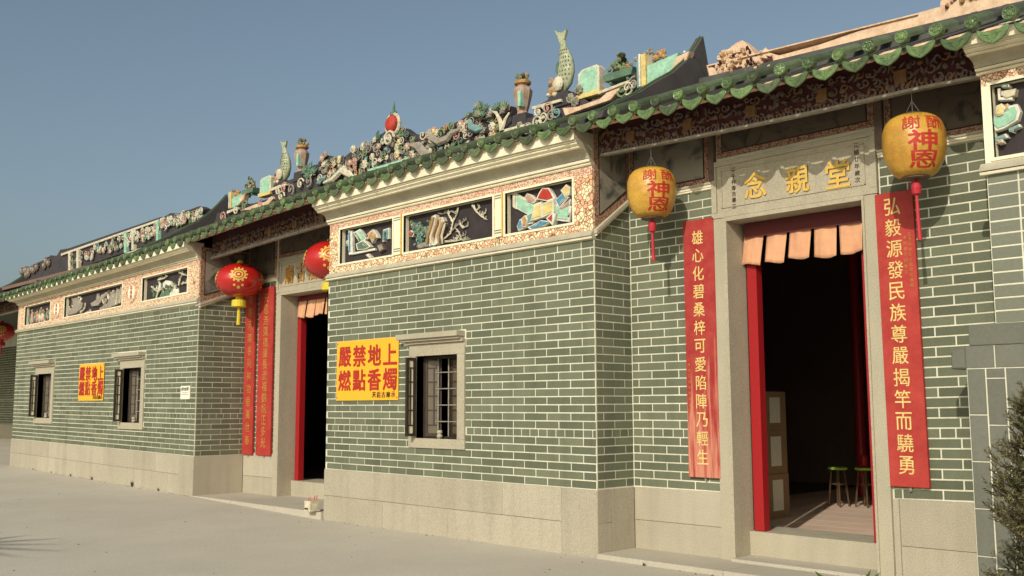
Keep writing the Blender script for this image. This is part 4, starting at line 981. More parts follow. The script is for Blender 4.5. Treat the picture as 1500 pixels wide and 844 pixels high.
bookset(948, 128, 'yellow and mint books and scrolls beside the near gable point'); bookset(342, 306, 'mint scroll and small figures beside the far gable point', .8)
x, z = UY(1003, 86, YR); t = thing('ceramic_bird', 'tiny white bird figure perched beside the near gable point', 'roof ornament', (x, YR, z)); m = MB('r_w'); m.ball((x, YR, z+.02), .018, .018, .03, 8, 6); m.ball((x, YR, z+.065), .014, .014, .016, 8, 6); m.tube([(x, YR, z-.06), (x, YR, z)], .004, 5); m.build('body', t)
# ------------------------------------------------------------------ frieze reliefs
def rel(par, Y, items):
    for nm, mname, pts, d in items:
        q = outl(pts, Y); n = len(q); cx = sum(p[0] for p in q)/n; cz = sum(p[1] for p in q)/n
        if mname in ('ink', 'r_w', 'r_c', 'r_k') or n < 4: mb = MB(mname); mb.prism(q, Y-d, Y+.03, 0, .004); mb.build(nm, par); continue
        mb = MB(['r_w' if mname != 'r_s' else 'r_k', mname, 'r_w']); mb.prism(q, Y-d, Y+.03, 0, .003); mb.prism([(cx+(a-cx)*.80, cz+(b-cz)*.80) for a, b in q], Y-d-.006, Y, 1, .003)
        if mname in ('r_m', 'r_y', 'r_b', 'r_g', 'r_o'):      # modelled folds and page lines
            i0 = max(range(n), key=lambda i: math.dist(q[i], q[(i+1) % n])); A, B = Vector(q[i0]), Vector(q[(i0+1) % n]); cc = Vector((cx, cz))
            for t_ in (.35, .68): A2, B2 = A.lerp(cc, t_), B.lerp(cc, t_); mb.tube([(A2.x, Y-d-.007, A2.y), (B2.x, Y-d-.007, B2.y)], .003, 4, 2 if mname != 'r_y' else 0)
        mb.build(nm, par)
Yp = .062
def branch(pts, r0, mname, par, Y=Yp-.02, nm='branch'):
    q = [UY(x, y, Y) for x, y in pts]; n = len(q); mb = MB(mname); mb.tube([(x, Y, z) for x, z in q], [r0*(.8-.6*i/(n-1)) for i in range(n)], 5)
    for i in range(1, n):
        for k in range(5):
            t_ = R.random(); x = q[i-1][0]+(q[i][0]-q[i-1][0])*t_; z = q[i-1][1]+(q[i][1]-q[i-1][1])*t_; a = R.uniform(.2, 2.9); L = R.uniform(.02, .055)
            mb.tube([(x, Y, z), (x+L*.6*math.cos(a), Y-.006, z+L*.5*math.sin(a)), (x+L*math.cos(a+.3), Y-.004, z+L*math.sin(a+.3))], [r0*.35, r0*.28, r0*.12], 4)
    mb.build(nm, par)
rel(fB, Yp, [   # right panel
 ('scroll_relief', 'r_m', [(756, 282), (792, 303), (788, 322), (756, 305)], .02), ('scroll_rod', 'r_c', [(754, 278), (758, 281), (758, 307), (754, 304)], .03),
 ('scroll_relief', 'r_m', [(804, 306), (822, 298), (839, 302), (836, 326), (806, 322)], .02), ('jade_tablet', 'r_t', [(770, 318), (790, 308), (783, 328), (770, 330)], .03),
 ('bag_relief', 'r_b', [(760, 332), (764, 322), (772, 320), (773, 334), (762, 339)], .03), ('leaf_relief', 'r_b', [(776, 334), (796, 323), (812, 325), (800, 332), (780, 337)], .035),
 ('book_relief', 'r_b', [(816, 294), (828, 282), (836, 290), (822, 306)], .03), ('book_relief', 'r_y', [(825, 280), (833, 271), (839, 276), (838, 286), (832, 291)], .04),
 ('cloud_relief', 'r_r', [(789, 293), (793, 284), (798, 276), (808, 276), (813, 284), (817, 292), (806, 296)], .04), ('cloud_relief', 'r_p', [(772, 290), (776, 284), (782, 286), (790, 294), (786, 299), (776, 296)], .04),
 ('open_book', 'r_y', [(788, 300), (798, 296), (799, 320), (782, 325)], .05), ('open_book', 'r_y', [(799, 300), (816, 292), (817, 312), (800, 320)], .055),
 ('fan_relief', 'r_w', [(805, 321), (815, 312), (820, 314), (815, 332)], .055), ('fan_relief', 'r_r', [(808, 321), (815, 315), (814, 326)], .062),
 ('pot_relief', 'r_o', [(768, 322), (774, 316), (778, 322), (775, 334), (770, 334)], .05), ('streamer_relief', 'r_p', [(820, 308), (832, 298), (839, 292), (838, 300), (826, 308)], .03)])
for (x, y, a) in ((762, 300, 1), (770, 303, -1), (822, 311, 1), (833, 315, -1), (764, 297, -1), (831, 311, 1)): rel(fB, Yp-.02, [('painted_mark', 'ink', [(x-2, y-3*a), (x+1, y-4*a), (x+2, y+3*a), (x, y+1*a)], .003)])
rel(fB, Yp, [   # left panel
 ('stand_relief', 'r_b', [(513, 338), (516, 337), (517, 373), (514, 374)], .03), ('stand_relief', 'r_w', [(516, 339), (519, 338), (520, 371), (552, 364), (552, 367), (517, 374)], .03),
 ('book_relief', 'r_g', [(520, 341), (527, 338), (536, 351), (530, 357)], .03), ('book_relief', 'r_m', [(524, 340), (531, 336), (541, 350), (535, 355)], .04),
 ('leaf_relief', 'r_g', [(526, 358), (538, 352), (548, 362), (540, 366), (528, 367)], .05), ('cap_relief', 'r_o', [(543, 350), (546, 341), (552, 337), (557, 344), (558, 349), (553, 350), (550, 357), (547, 350)], .05), ('ribbon_relief', 'r_p', [(538, 347), (545, 340), (550, 336), (546, 344)], .04),
 ('fret_relief', 'r_t', [(564, 337), (573, 334), (573, 350), (570, 351), (570, 339), (566, 340), (566, 354), (563, 355)], .03), ('shoe_relief', 'r_c', [(539, 374), (543, 372), (549, 378), (545, 379)], .04),
 ('rock_relief', 'r_s', [(556, 360), (563, 357), (567, 366), (560, 370)], .04), ('leaf_relief', 'r_g', [(508, 355), (512, 352), (514, 360), (510, 361)], .03)])
rel(fB, Yp, [   # middle panel: rock and flowers
 ('rock_relief', 'r_o', [(632, 356), (634, 335), (637, 318), (643, 315), (646, 330), (652, 342), (650, 352), (640, 358), (634, 362)], .05), ('rock_relief', 'r_k', [(642, 352), (645, 330), (652, 318), (656, 326), (655, 342), (648, 352)], .04),
 ('shell_relief', 'r_w', [(636, 354), (640, 348), (646, 350), (648, 356), (644, 360), (638, 360)], .06), ('bird_relief', 'r_o', [(648, 320), (654, 319), (656, 328), (653, 334), (649, 328)], .055),
 ('flower_relief', 'r_p', [(606, 329), (611, 327), (616, 330), (613, 335), (607, 334)], .045), ('flower_relief', 'r_r', [(602, 342), (606, 338), (611, 342), (609, 348), (604, 347)], .045),
 ('rock_relief', 'r_s', [(614, 360), (620, 356), (632, 354), (634, 362), (616, 366)], .04)])
for k in range(9):      # fluted roots of the rockery
    x0_ = 633+k*2.6; m = MB(['r_o', 'r_k', 'r_c'][k % 3]); q = [UY(x0_+6-k*.2, 318+k*1.2, Yp), UY(x0_+3+(k % 2), 332, Yp), UY(x0_-1, 346, Yp), UY(x0_-3+k*.4, 358, Yp)]
    m.tube([(x, Yp-.055, z) for x, z in q], [.007, .013, .014, .009], 5); m.build('root_relief', fB)
rg = random.Random(5); lf = MB(['r_g', 'r_t', 'r_l'])
for i in range(110):
    px, py = rg.gauss(621, 10), rg.gauss(341, 9)
    if not (600 < px < 640 and 320 < py < 362): continue
    X, Z = UY(px, py, Yp-.03); a = rg.uniform(0, 6.28); L = .028; dx, dz = math.cos(a)*L, math.sin(a)*L
    lf.prism([(X-dx, Z-dz), (X-dz*.5, Z+dx*.5), (X+dx, Z+dz), (X+dz*.5, Z-dx*.5)], Yp-.045-rg.uniform(0, .015), Yp-.02, rg.choice([0, 0, 1, 2]), .004)
stuff(lf.build('foliage_relief', fB))
for pts in ([(648, 352), (660, 342), (664, 325), (670, 312), (672, 304)], [(664, 326), (658, 316), (655, 311)], [(670, 314), (662, 310), (645, 314)], [(662, 338), (672, 328), (684, 322)], [(674, 328), (678, 334), (686, 331)],
            [(652, 354), (668, 353), (684, 349)], [(668, 353), (674, 344), (670, 338)], [(676, 346), (682, 344)], [(692, 300), (698, 310), (706, 318), (714, 322)], [(698, 308), (704, 304)], [(704, 316), (712, 312)], [(678, 352), (690, 350)]):
    branch(pts, .016, 'r_s' if rg.random() < .4 else 'r_c', fB)
# far block panels, traced loosely
def lumps(par, Y, x0, x1, y0, y1, n, cols, slope_=0.0, sz=.06, seed=1, nm='figure_relief'):
    q = random.Random(seed)
    for i in range(n):
        px = x0+(x1-x0)*(i+.5)/n+q.uniform(-1.5, 1.5); py = q.uniform(y0, y1)-(px-x0)*slope_; X, Z = UY(px, py, Y); c_ = q.choice(cols); m = MB([c_, q.choice(cols)])
        h = q.uniform(.7, 1.3)*sz
        m.ball((X, Y-.01, Z), h*.9, .025, h*1.5, 8, 6, 0, .15); m.ball((X+q.uniform(-.02, .02), Y-.02, Z+h*1.6), h*.45, .022, h*.5, 7, 5, 1); m.build(nm, par)
YpA = YA+.062
lumps(fA, YpA, 44, 76, 462, 472, 22, ['r_c', 'r_o', 'r_g', 'r_s', 'r_p'], .22, .05, 3)
for p_ in ([(101, 456), (108, 452), (111, 444), (107, 438), (114, 436), (118, 442), (124, 444), (122, 452), (114, 459), (104, 462)],
           [(135, 445), (143, 440), (145, 430), (149, 436), (158, 428), (162, 430), (152, 440), (146, 448), (137, 449)],
           [(148, 452), (160, 445), (163, 434), (168, 425), (172, 434), (174, 422), (178, 428), (180, 420), (182, 430), (181, 443), (165, 450), (150, 455)]):
    m = MB('r_s'); m.prism(outl(p_, YpA), YpA-.035, YpA+.02, 0, .006); m.build('rock_relief', fA)
lumps(fA, YpA, 104, 122, 440, 456, 12, ['r_s', 'r_c', 'r_w', 'r_k'], .1, .035, 8, 'blossom_relief'); lumps(fA, YpA, 152, 182, 432, 452, 20, ['r_s', 'r_c', 'r_w', 'r_k'], .3, .035, 9, 'rock_relief'); lumps(fA, YpA, 224, 262, 418, 436, 16, ['r_g', 'r_c', 'r_w', 'r_l'], .1, .03, 10, 'leaf_relief')
for p_ in ([(118, 458), (124, 452), (126, 444)], [(125, 459), (132, 456), (134, 457)], [(170, 446), (172, 430)], [(176, 444), (178, 428)]): branch(p_, .02, 'r_c', fA, YpA-.04)
for p_ in ([(229, 437), (232, 428), (240, 420), (248, 412)], [(226, 424), (232, 428), (236, 424)], [(222, 420), (228, 424)], [(232, 410), (240, 408), (246, 404)], [(262, 418), (264, 408), (268, 402), (262, 400)], [(266, 416), (272, 414), (277, 406)], [(268, 402), (275, 404)], [(272, 415), (278, 412)]): branch(p_, .018, 'r_c', fA, YpA-.03)
m = MB('r_g'); m.prism(outl([(235, 438), (240, 426), (245, 436)], YpA), YpA-.03, YpA, 0, .004); m.prism(outl([(242, 436), (248, 422), (252, 434)], YpA), YpA-.035, YpA, 0, .004); m.build('leaf_relief', fA)
m = MB('r_w'); m.prism(outl([(241, 416), (246, 411), (252, 412), (255, 417), (252, 419), (246, 417), (244, 424)], YpA), YpA-.04, YpA, 0, .006); m.prism(outl([(250, 432), (255, 424), (262, 422), (261, 432), (254, 434)], YpA), YpA-.03, YpA, 0, .006); m.build('crane_relief', fA)
# right block panel
Y3 = .055
rel(fC, Y3, [('scroll_relief', 'r_m', [(1450, 182), (1456, 174), (1480, 157), (1493, 154), (1498, 165), (1494, 178), (1474, 190), (1462, 194)], .04), ('pot_relief', 'r_y', [(1462, 170), (1464, 158), (1472, 154), (1476, 160), (1474, 170), (1466, 173)], .06), ('pot_relief', 'r_o', [(1474, 158), (1480, 154), (1482, 162), (1476, 166)], .055),
   ('bowl_relief', 'r_c', [(1470, 136), (1492, 132), (1490, 142), (1478, 146), (1470, 142)], .05), ('fruit_relief', 'r_g', [(1469, 128), (1474, 123), (1482, 126), (1482, 130), (1472, 131)], .05), ('fret_relief', 'r_w', [(1464, 132), (1468, 131), (1468, 145), (1486, 144), (1486, 148), (1465, 149)], .04),
   ('fret_relief', 'r_t', [(1453, 198), (1458, 195), (1460, 203), (1476, 197), (1480, 203), (1466, 206), (1464, 212), (1456, 211)], .035), ('fret_relief', 'r_t', [(1480, 190), (1496, 183), (1498, 187), (1488, 192), (1488, 196), (1481, 194)], .035), ('flower_relief', 'r_p', [(1464, 208), (1472, 206), (1474, 211), (1466, 213)], .05)])
# ------------------------------------------------------------------ tiled gate surround at the right edge
gt = thing('gateway', 'grey tiled gateway surround with white joints at the right edge', 'gateway', (3.6, -.02, 0))
YG = -.03
m = MB('mortar'); m.box(3.252, 3.80, YG, RB-.02, -.02, 1.70); m.box(3.28, 7, YG+.004, -.001, 1.70, 1.84); m.build('backing', gt)
m = MB('tileC'); m.prism([(3.28, 1.706), (7, 1.706), (7, 1.84), (3.28, 1.84)], YG-.012, YG+.01, 0, .003); m.build('lintel_band', gt)
m = MB('tileC'); m.prism([(3.155, 1.552), (3.25, 1.552), (3.25, 1.70), (3.158, 1.668)], YG-.012, .3, 0, .01); m.build('lintel_end', gt)
for i, (a, b) in enumerate(((3.252, 3.43), (3.438, 3.72), (3.728, 4.0), (4.008, 4.3), (4.308, 4.6))):
    m = MB('tileC'); m.prism([(a, 1.558), (b, 1.558), (b, 1.70), (a, 1.70)], YG-.006, YG+.01, 0, .002); m.build('tile', gt)
def vt(x0, x1, offs):
    z = 1.55+offs
    while z > -.1:
        z1 = min(z, 1.55); z0 = z-.30
        if z1 > .0:
            m = MB('tileC'); m.cr = R.random(); m.prism([(x0+.005, max(-.02, z0+.008)), (x1-.005, max(-.02, z0+.008)), (x1-.005, z1), (x0+.005, z1)], YG-.006, YG+.01, 0, .002); m.build('tile', gt)
        z -= .30
vt(3.252, 3.372, -.0); vt(3.372, 3.494, .235); vt(3.494, 3.615, .05); vt(3.615, 3.735, .16)
m = MB('tileC'); m.box(3.735, 3.80, YG-.02, .4, 0, 1.548); m.build('jamb_strip', gt)
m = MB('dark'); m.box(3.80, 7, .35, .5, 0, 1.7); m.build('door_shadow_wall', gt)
# ------------------------------------------------------------------ couplet boards
def board(x0, x1, z0, z1, Y, mname, chars, cz0, cz1, cx, sz, label, shear=0.0, charm='goldpale', bold=.005):
    t = thing('couplet_board', label, 'couplet board', ((x0+x1)/2, Y, z0))
    m = MB([mname, 'edge']); m.prism([(x0, z0), (x1, z0), (x1+shear, z1), (x0+shear, z1)], Y-.035, Y-.008, 0, .003); b = m.build('board', t)
    n = len(chars)
    for i, ch in enumerate(chars):
        tt = (i+.5)/n; Z = cz0+(cz1-cz0)*tt
        write(ch, cx+shear*(Z-z0)/(z1-z0), Y-.035, Z, sz*.92, sz, b, charm, 'gilt_character', bold, .003)
    m = MB('wire'); m.box((x0+x1)/2-.008, (x0+x1)/2+.008, Y-.02, Y, z0-.03, z0); m.build('hanging_hook', t)
    return t, b
b1, bb1 = board(.642, .965, .705, 2.945, RB-.006, 'redworn', '雄心化碧桑梓可愛陷陣乃輕生', 2.865, .80, .795, .125, 'worn red board with gold characters, left of the near doorway', -.002, 'goldpale', .006)
b2, bb2 = board(2.452, 2.745, .722, 2.915, RB-.006, 'redboard', '弘毅源發民族尊嚴揭竿而驍勇', 2.885, .80, 2.585, .132, 'bright red board with gold characters, right of the near doorway', -.018)
column('乙丑年仲冬吉旦眾信敬獻', 2.692, RB-.041, 2.60, 2.18, .026, bb2, 'goldfaded', 'small_character', .0, .002)
column('本村弟子同敬立', 2.655, RB-.041, 2.58, 2.28, .026, bb2, 'goldfaded', 'small_character', .0, .002)
column('歲次乙丑年冬月吉旦', .672, RB-.041, 1.70, 1.25, .024, bb1, 'goldfaded', 'small_character', .0, .002)
board(-7.405, -7.12, .635, 3.045, RA-.006, 'redboard', '海晏河清名列神功垂萬世春', 2.96, .75, -7.26, .13, 'narrow red board against the side wall in the far recess', 0, 'goldfaded', .006)
board(-7.02, -6.625, .637, 3.025, RA-.006, 'redboard', '天恩浩蕩德澤長流福錦帆正多光', 2.94, .74, -6.82, .14, 'wider red board beside the far door frame', 0, 'goldfaded', .006)
# ------------------------------------------------------------------ banners and notices
def sign(x0, x1, z0, z1, Y, label):
    t = thing('banner', label, 'sign', ((x0+x1)/2, Y, z0), 'yellow warning banners')
    m = MB('yellow'); n = 8; wv = [R.uniform(-.003, .003) for _ in range(n+1)]
    for i in range(n):
        a = x0+(x1-x0)*i/n; b = x0+(x1-x0)*(i+1)/n
        m.add([(a, Y-.012+wv[i], z0), (b, Y-.012+wv[i+1], z0), (b, Y-.012+wv[i+1], z1), (a, Y-.012+wv[i], z1), (a, Y-.009+wv[i], z0), (b, Y-.009+wv[i+1], z0), (b, Y-.009+wv[i+1], z1), (a, Y-.009+wv[i], z1)], [(0, 1, 2, 3), (7, 6, 5, 4), (0, 4, 5, 1), (2, 6, 7, 3)])
    s_ = m.build('sheet', t); w_ = x1-x0; h = z1-z0
    for r_, line in enumerate(('嚴禁地上', '燃點香燭')):
        for i, ch in enumerate(line): write(ch, x0+w_*(.14+.245*i), Y-.016, z1-h*(.265+.40*r_), .235*w_/1.16, .235, s_, 'inkred', 'red_character', .022, .003)
    for i, ch in enumerate('天后古廟示'): write(ch, x0+w_*(.63+.075*i), Y-.016, z0+h*.09, .07, .065, s_, 'ink', 'small_character', .006, .003)
    for a in (x0+.02, x1-.02):
        for b in (z0+.03, z1-.03): MB('wire').ball((a, Y-.018, b), .009, .006, .009, 6, 4).build('eyelet', t)
sign(-4.005, -2.835, 1.388, 2.075, -.002, 'yellow banner with eight red characters left of the near window')
sign(-11.66, -10.60, 1.43, 2.045, YA-.002, 'yellow banner with eight red characters between the two far windows')
t = thing('notice', 'small white notice at the corner of the far block', 'notice', (-7.72, YA, 1.43))
m = MB('white'); m.box(-7.865, -7.585, YA-.016, YA-.006, 1.43, 1.62); s_ = m.build('sheet', t)
for i, ch in enumerate('請勿拍照'): write(ch, -7.815+i*.058, YA-.017, 1.575, .05, .05, s_, 'ink', 'small_character', .004, .002)
m = MB('r_s'); m.box(-7.84, -7.62, YA-.018, YA-.016, 1.495, 1.503); m.box(-7.82, -7.64, YA-.018, YA-.016, 1.52, 1.527); m.build('small_print', s_)
# ------------------------------------------------------------------ curtains
def curtain(x0, x1, n, ztop, zbot, Y, label, hd=.125):
    t = thing('door_curtain', label, 'curtain', ((x0+x1)/2, Y, zbot))
    p = (x1-x0)/n
    for i in range(n):
        a = x0+p*i+.006; b = x0+p*(i+1)-.012; m = MB('cloth'); nu, nv = 10, 12; vs = []; ph = R.uniform(0, 6); lean = [-.03, -.022, -.012, .004, .012][i % 5]; hem = R.uniform(-.012, .012)
        for v in range(nv+1):
            for u in range(nu+1):
                tt = v/nv; uu = u/nu; x = a+(b-a)*(uu if True else 0)*(1-.07*tt)+lean*tt*1.6; y = Y+.014*math.sin(ph+uu*6+tt)*(.3+.7*tt)-.02*tt+.006*math.sin(ph*2+uu*15)*tt; z = ztop+(zbot-ztop)*tt+(.012*math.sin(ph+uu*4)+hem)*tt**3
                vs.append((x, y, z))
        m.add(vs, [(v*(nu+1)+u, (v+1)*(nu+1)+u, (v+1)*(nu+1)+u+1, v*(nu+1)+u+1) for v in range(nv) for u in range(nu)]); m.smooth = True; o = m.build('cloth_strip', t)
        md = o.modifiers.new('thick', 'SOLIDIFY'); md.thickness = .003
    m = MB('edge'); m.box(x0+.012, x1-.004, Y-.030, Y-.018, ztop-hd, ztop+.0); m.build('shade_strip', t)  # added dark red strip, painting the shade over the upper cloth
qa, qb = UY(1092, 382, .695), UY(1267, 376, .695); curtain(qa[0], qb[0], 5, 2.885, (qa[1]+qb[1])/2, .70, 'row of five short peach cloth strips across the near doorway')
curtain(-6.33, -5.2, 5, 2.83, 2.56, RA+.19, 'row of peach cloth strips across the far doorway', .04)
# ------------------------------------------------------------------ lanterns
def wrap(ch, c, prof, az0, el0, sx_, sz_, mname, par, nm, bold=.02, off=.003):
    V, F = glyph(ch, bold)
    bmm = bmesh.new(); vv = [bmm.verts.new(v) for v in V]
    for f in F:
        try: bmm.faces.new([vv[i] for i in f])
        except ValueError: pass
    bmesh.ops.delete(bmm, geom=[f for f in bmm.faces if f.calc_center_median().z < .8], context='FACES')
    bmesh.ops.triangulate(bmm, faces=bmm.faces[:])
    bmesh.ops.subdivide_edges(bmm, edges=[e for e in bmm.edges if e.calc_length() > .2], cuts=2)
    bmm.verts.index_update(); vs = []
    for v in bmm.verts:
        h = el0+v.co.y*sz_; r_ = prof(h); a = az0+v.co.x*sx_/max(prof(el0), .05)
        o_ = off+.004*(v.co.z-1); vs.append((c[0]+(r_+o_)*math.sin(a), c[1]-(r_+o_)*math.cos(a), c[2]+h))
    fs = [tuple(v.index for v in f.verts) for f in bmm.faces]; bmm.free()
    mb = MB(mname); mb.add(vs, fs); return mb.build(nm, par)
def amber(X, Y, Zc, r0, hh, label, tas):
    t = thing('lantern', label, 'lantern', (X, Y, Zc), 'amber paper lanterns')
    P_ = [(-1, .46), (-.97, .56), (-.88, .69), (-.72, .80), (-.48, .91), (-.18, .985), (.15, 1.0), (.45, .985), (.70, .90), (.86, .77), (.95, .61), (1, .42)]
    prof = lambda h: r0*lerp(h/hh, P_)
    m = MB('lantern'); pr_ = []
    for i in range(49): q = -1+2*i/48; pr_.append((r0*lerp(q, P_)*(1+.003*(i % 2)), q*hh))
    m.lathe(pr_, (X, Y, Zc), 32); m.smooth = True; b = m.build('paper_shell', t)
    m = MB('wood'); m.lathe([(r0*.42, 0), (r0*.42, .012)], (X, Y, Zc+hh-.004), 20); m.build('top_ring', t)
    c = (X, Y, Zc); az_ = math.atan2(CAM.x-X, -(CAM.y-Y))+.30    # lettering turned a little to the right of the viewer
    wrap('神', c, prof, az_, -.02*hh, r0*.95, hh*.62, 'inkred', b, 'red_character', .02)
    wrap('恩', c, prof, az_+.04, -.60*hh, r0*.95, hh*.52, 'inkred', b, 'red_character', .015)
    wrap('謝', c, prof, az_-.36, .56*hh, r0*.56, hh*.44, 'inkred', b, 'red_character', .01); wrap('酬', c, prof, az_+.42, .56*hh, r0*.56, hh*.44, 'inkred', b, 'red_character', .01)
    m = MB(['tassel', 'r_k']); m.lathe([(r0*.44, 0), (r0*.44, .015)], (X, Y, Zc-hh-.012), 20, 1); m.lathe([(.02, .0), (.032, -.01), (.036, -.05), (.030, -.09), (.014, -.10)][::-1], (X, Y, Zc-hh-.03), 12, 0); m.tube([(X, Y, Zc-hh-.05), (X, Y, Zc-hh)], .008, 6, 0)
    m.tube([(X, Y, Zc-hh-.12), (X+.003, Y, Zc-hh-.12-tas*.5), (X+.008, Y, Zc-hh-.12-tas)], [.010, .013, .016], 8, 0); m.build('tassel', t)
    m = MB('wire'); zt_ = ez(X)-.20
    m.tube([(X-.0, Y, Zc+hh), (X, Y, zt_+.08)], .0016, 4); m.tube([(X+r0*.30, Y, Zc+hh-.005), (X+.005, Y, Zc+hh+.10)], .0014, 4); m.tube([(X-r0*.30, Y, Zc+hh-.005), (X-.005, Y, Zc+hh+.10)], .0014, 4); m.build('hanging_wire', t)
    return t
def LC(px, py, Y): x, z = UY(px, py, Y); return x, z
x, z = LC(954.5, 283, 0.08); amber(x, 0.08, z, .213, .218, 'amber paper lantern with red characters hanging left of the near doorway', .26)
x, z = LC(1339, 214.5, 0.08); amber(x, 0.08, z, .214, .222, 'amber paper lantern with red characters hanging right of the near doorway, largest in view', .33)
def redlan(X, Y, Zc, r0, hh, label, yl='yl'):
    t = thing('lantern', label, 'lantern', (X, Y, Zc), 'round red lanterns with yellow emblems')
    P_ = [(-1, .40), (-.9, .56), (-.7, .76), (-.4, .93), (0, 1), (.4, .93), (.7, .76), (.9, .56), (1, .36)]
    prof = lambda h: r0*lerp(max(-1, min(1, h/hh)), P_)
    m = MB('redlantern'); m.lathe([(r0*math.sqrt(max(.0, 1-(q*.93)**2)), q*hh) for q in [-1+2*i/24 for i in range(25)]], (X, Y, Zc), 32); m.smooth = True; b = m.build('silk_shell', t)
    pf = lambda h: r0*math.sqrt(max(.02, 1-(.93*h/hh)**2))
    az_ = math.atan2(CAM.x-X, -(CAM.y-Y))-.05
    for da in (0, 1.5, -1.5, 3.1):
        e = MB(['gold', 'redlantern']); n = 20
        def ring(r1, r2, cx_=0, cz_=0, cut=None):
            vs = []
            for i in range(n+1):
                a = 2*math.pi*i/n
                for rr_ in (r1, r2):
                    u, v = cx_+rr_*math.cos(a)*r0, cz_+rr_*math.sin(a)*hh*1.15; h = v; A = az_+da+u/r0
                    vs.append((X+(pf(h)+.004)*math.sin(A), Y-(pf(h)+.004)*math.cos(A), Zc+h))
            e.add(vs, [(2*i, 2*i+1, 2*i+3, 2*i+2) for i in range(n)])
        ring(.24, .31, 0, .05); ring(.13, .20, 0, .05); ring(.0, .07, 0, .05)
        for k in range(12): a = k*math.pi/6; ring(.0, .05, .35*math.cos(a)*r0, .05+.35*math.sin(a)*hh*1.15)
        ring(.0, .08, 0, -.13); ring(0, .06, -.06, -.10); ring(0, .06, .06, -.10)
        e.build('emblem', b)
    m = MB(yl); m.lathe([(r0*.16, 0), (r0*.12, .05), (.02, .07)], (X, Y, Zc+hh-.01), 14); m.tube([(X, Y, Zc-hh-.16), (X, Y, Zc+hh)], .012, 6); m.lathe([(.045, 0), (.10, -.02), (.105, -.11), (.09, -.12)][::-1], (X, Y, Zc-hh-.03), 16); m.lathe([(.05, 0), (.05, -.04)][::-1], (X, Y, Zc-hh+.005), 14)
    m.tube([(X, Y, Zc-hh-.14), (X+.004, Y, Zc-hh-.28), (X, Y, Zc-hh-.40)], [.02, .026, .030], 8); m.build('yellow_tassel', t)
    m = MB('wire'); m.tube([(X, Y, Zc+hh+.05), (X, Y, ez(X)-.05)], .003, 4); m.build('hanging_wire', t)
YL = .35
x, z = LC(351, 411, YL); redlan(x, YL, z, .335, .235, 'round red lantern with yellow emblem and fringe left of the far doorway'); x2, z2 = LC(484, 382, YL); redlan(x2, YL, z2, .335, .235, 'red lantern half hidden behind the near block corner')
x, z = LC(3, 486, 2.6); redlan(x, 2.6, z, .34, .25, 'dim red lantern in the deep recess at the far left', 'redlantern')
# ------------------------------------------------------------------ things inside and about
def stool(X, Y, lab):
    t = thing('stool', lab, 'stool', (X, Y, .142), 'green topped stools'); zt_ = .575
    m = MB('greenseat'); m.lathe([(.095, 0), (.112, .006), (.112, .024), (.10, .03)], (X, Y, zt_-.01), 18); m.build('seat', t)
    for k in range(4):
        a = .6+k*math.pi/2; m = MB('metal'); m.tube([(X+.07*math.cos(a), Y+.07*math.sin(a), zt_), (X+.115*math.cos(a), Y+.115*math.sin(a), .144)], .011, 6); m.build('leg', t)
    m = MB('metal'); m.tube([(X+.09*math.cos(k*.5236), Y+.09*math.sin(k*.5236), .40) for k in range(13)], .006, 5); m.build('leg_ring', t)
xs_, yq_ = UZ(1229, 742, .142); stool(xs_, yq_, 'green topped stool standing inside the near doorway, left of the pair'); xt_, yt_ = UZ(1269, 743, .142); stool(xt_, yt_, 'green topped stool just inside the near doorway beside the door edge')
cx0, cy0 = UZ(1127, 762, .142)
for k, (z0, z1) in enumerate(((.143, .60), (.602, 1.05), (1.052, 1.46))):
    lab = ('bottom', 'middle', 'top')[k]+' cardboard carton of the stack inside the near doorway'
    t = thing('carton', lab, 'box', (cx0-.2, cy0+.2, z0), 'stacked cartons'); dx = cx0-.45+R.uniform(-.02, .02)
    m = MB('card'); m.prism([(dx, z0), (dx+.44, z0), (dx+.44, z1), (dx, z1)], cy0, cy0+.42, 0, .006); m.build('carton_body', t)
    m = MB('white'); m.box(dx+.441, dx+.444, cy0+.10, cy0+.30, z0+.08, z1-.06); m.build('paper_label', t)
t = thing('candle_jar', 'small red jar standing on the stool in the doorway', 'jar', (xt_, yt_, .597)); m = MB('red'); m.lathe([(.03, 0), (.045, .02), (.045, .12), (.03, .14)], (xt_, yt_, .597), 12); m.build('jar_body', t)
X, Y_ = -4.36, -.08
t = thing('incense_box', 'small cream box with red incense sticks at the foot of the near block corner', 'incense box', (X, Y_, .1))
m = MB(['r_c', 'ink']); m.prism([(X-.07, .10), (X+.05, .10), (X+.055, .22), (X-.075, .22)], Y_-.07, Y_+.07, 0, .004); m.box(X-.06, X+.01, Y_-.073, Y_-.07, .12, .14, 1); m.build('tin', t)
for i in range(7): m = MB('tassel'); a = R.uniform(-.05, .05); m.tube([(X+a-.01, Y_+a*.5, .20), (X+a*1.3-.01, Y_+a*.8, .21+R.uniform(.04, .08))], .003, 4); m.build('incense_stick', t)
# weeds along the base of the far block
def weed(X, Y, s_, lab, n=14, mname='weed'):
    z0 = gz(X); t = MB(mname)
    for i in range(n):
        a = R.uniform(0, 6.28); L = s_*R.uniform(.5, 1); dx, dy = math.cos(a)*.6*L, math.sin(a)*.4*L; w_ = .006+s_*.06
        t.add([(X-w_+R.uniform(-.06, .06)*s_*6, Y, z0), (X+w_, Y, z0), (X+dx, Y-abs(dy), z0+L)], [(0, 1, 2)])
    tag(t.build('weed'), lab, 'weed', 'weeds along the foot of the far wall')
for X, s_, lab in ((-9.35, .10, 'weed tuft below the window nearest the far block corner'), (-8.45, .06, 'low weed near the corner of the far block'), (-10.9, .07, 'weed tuft under the far yellow banner'), (-11.8, .05, 'thin dark weed left of the far banner'), (-12.7, .04, 'smallest dark weed far along the wall foot'), (-13.6, .04, 'weed at the far end of the wall foot')):
    weed(X, YA-.02, s_, lab, 16)
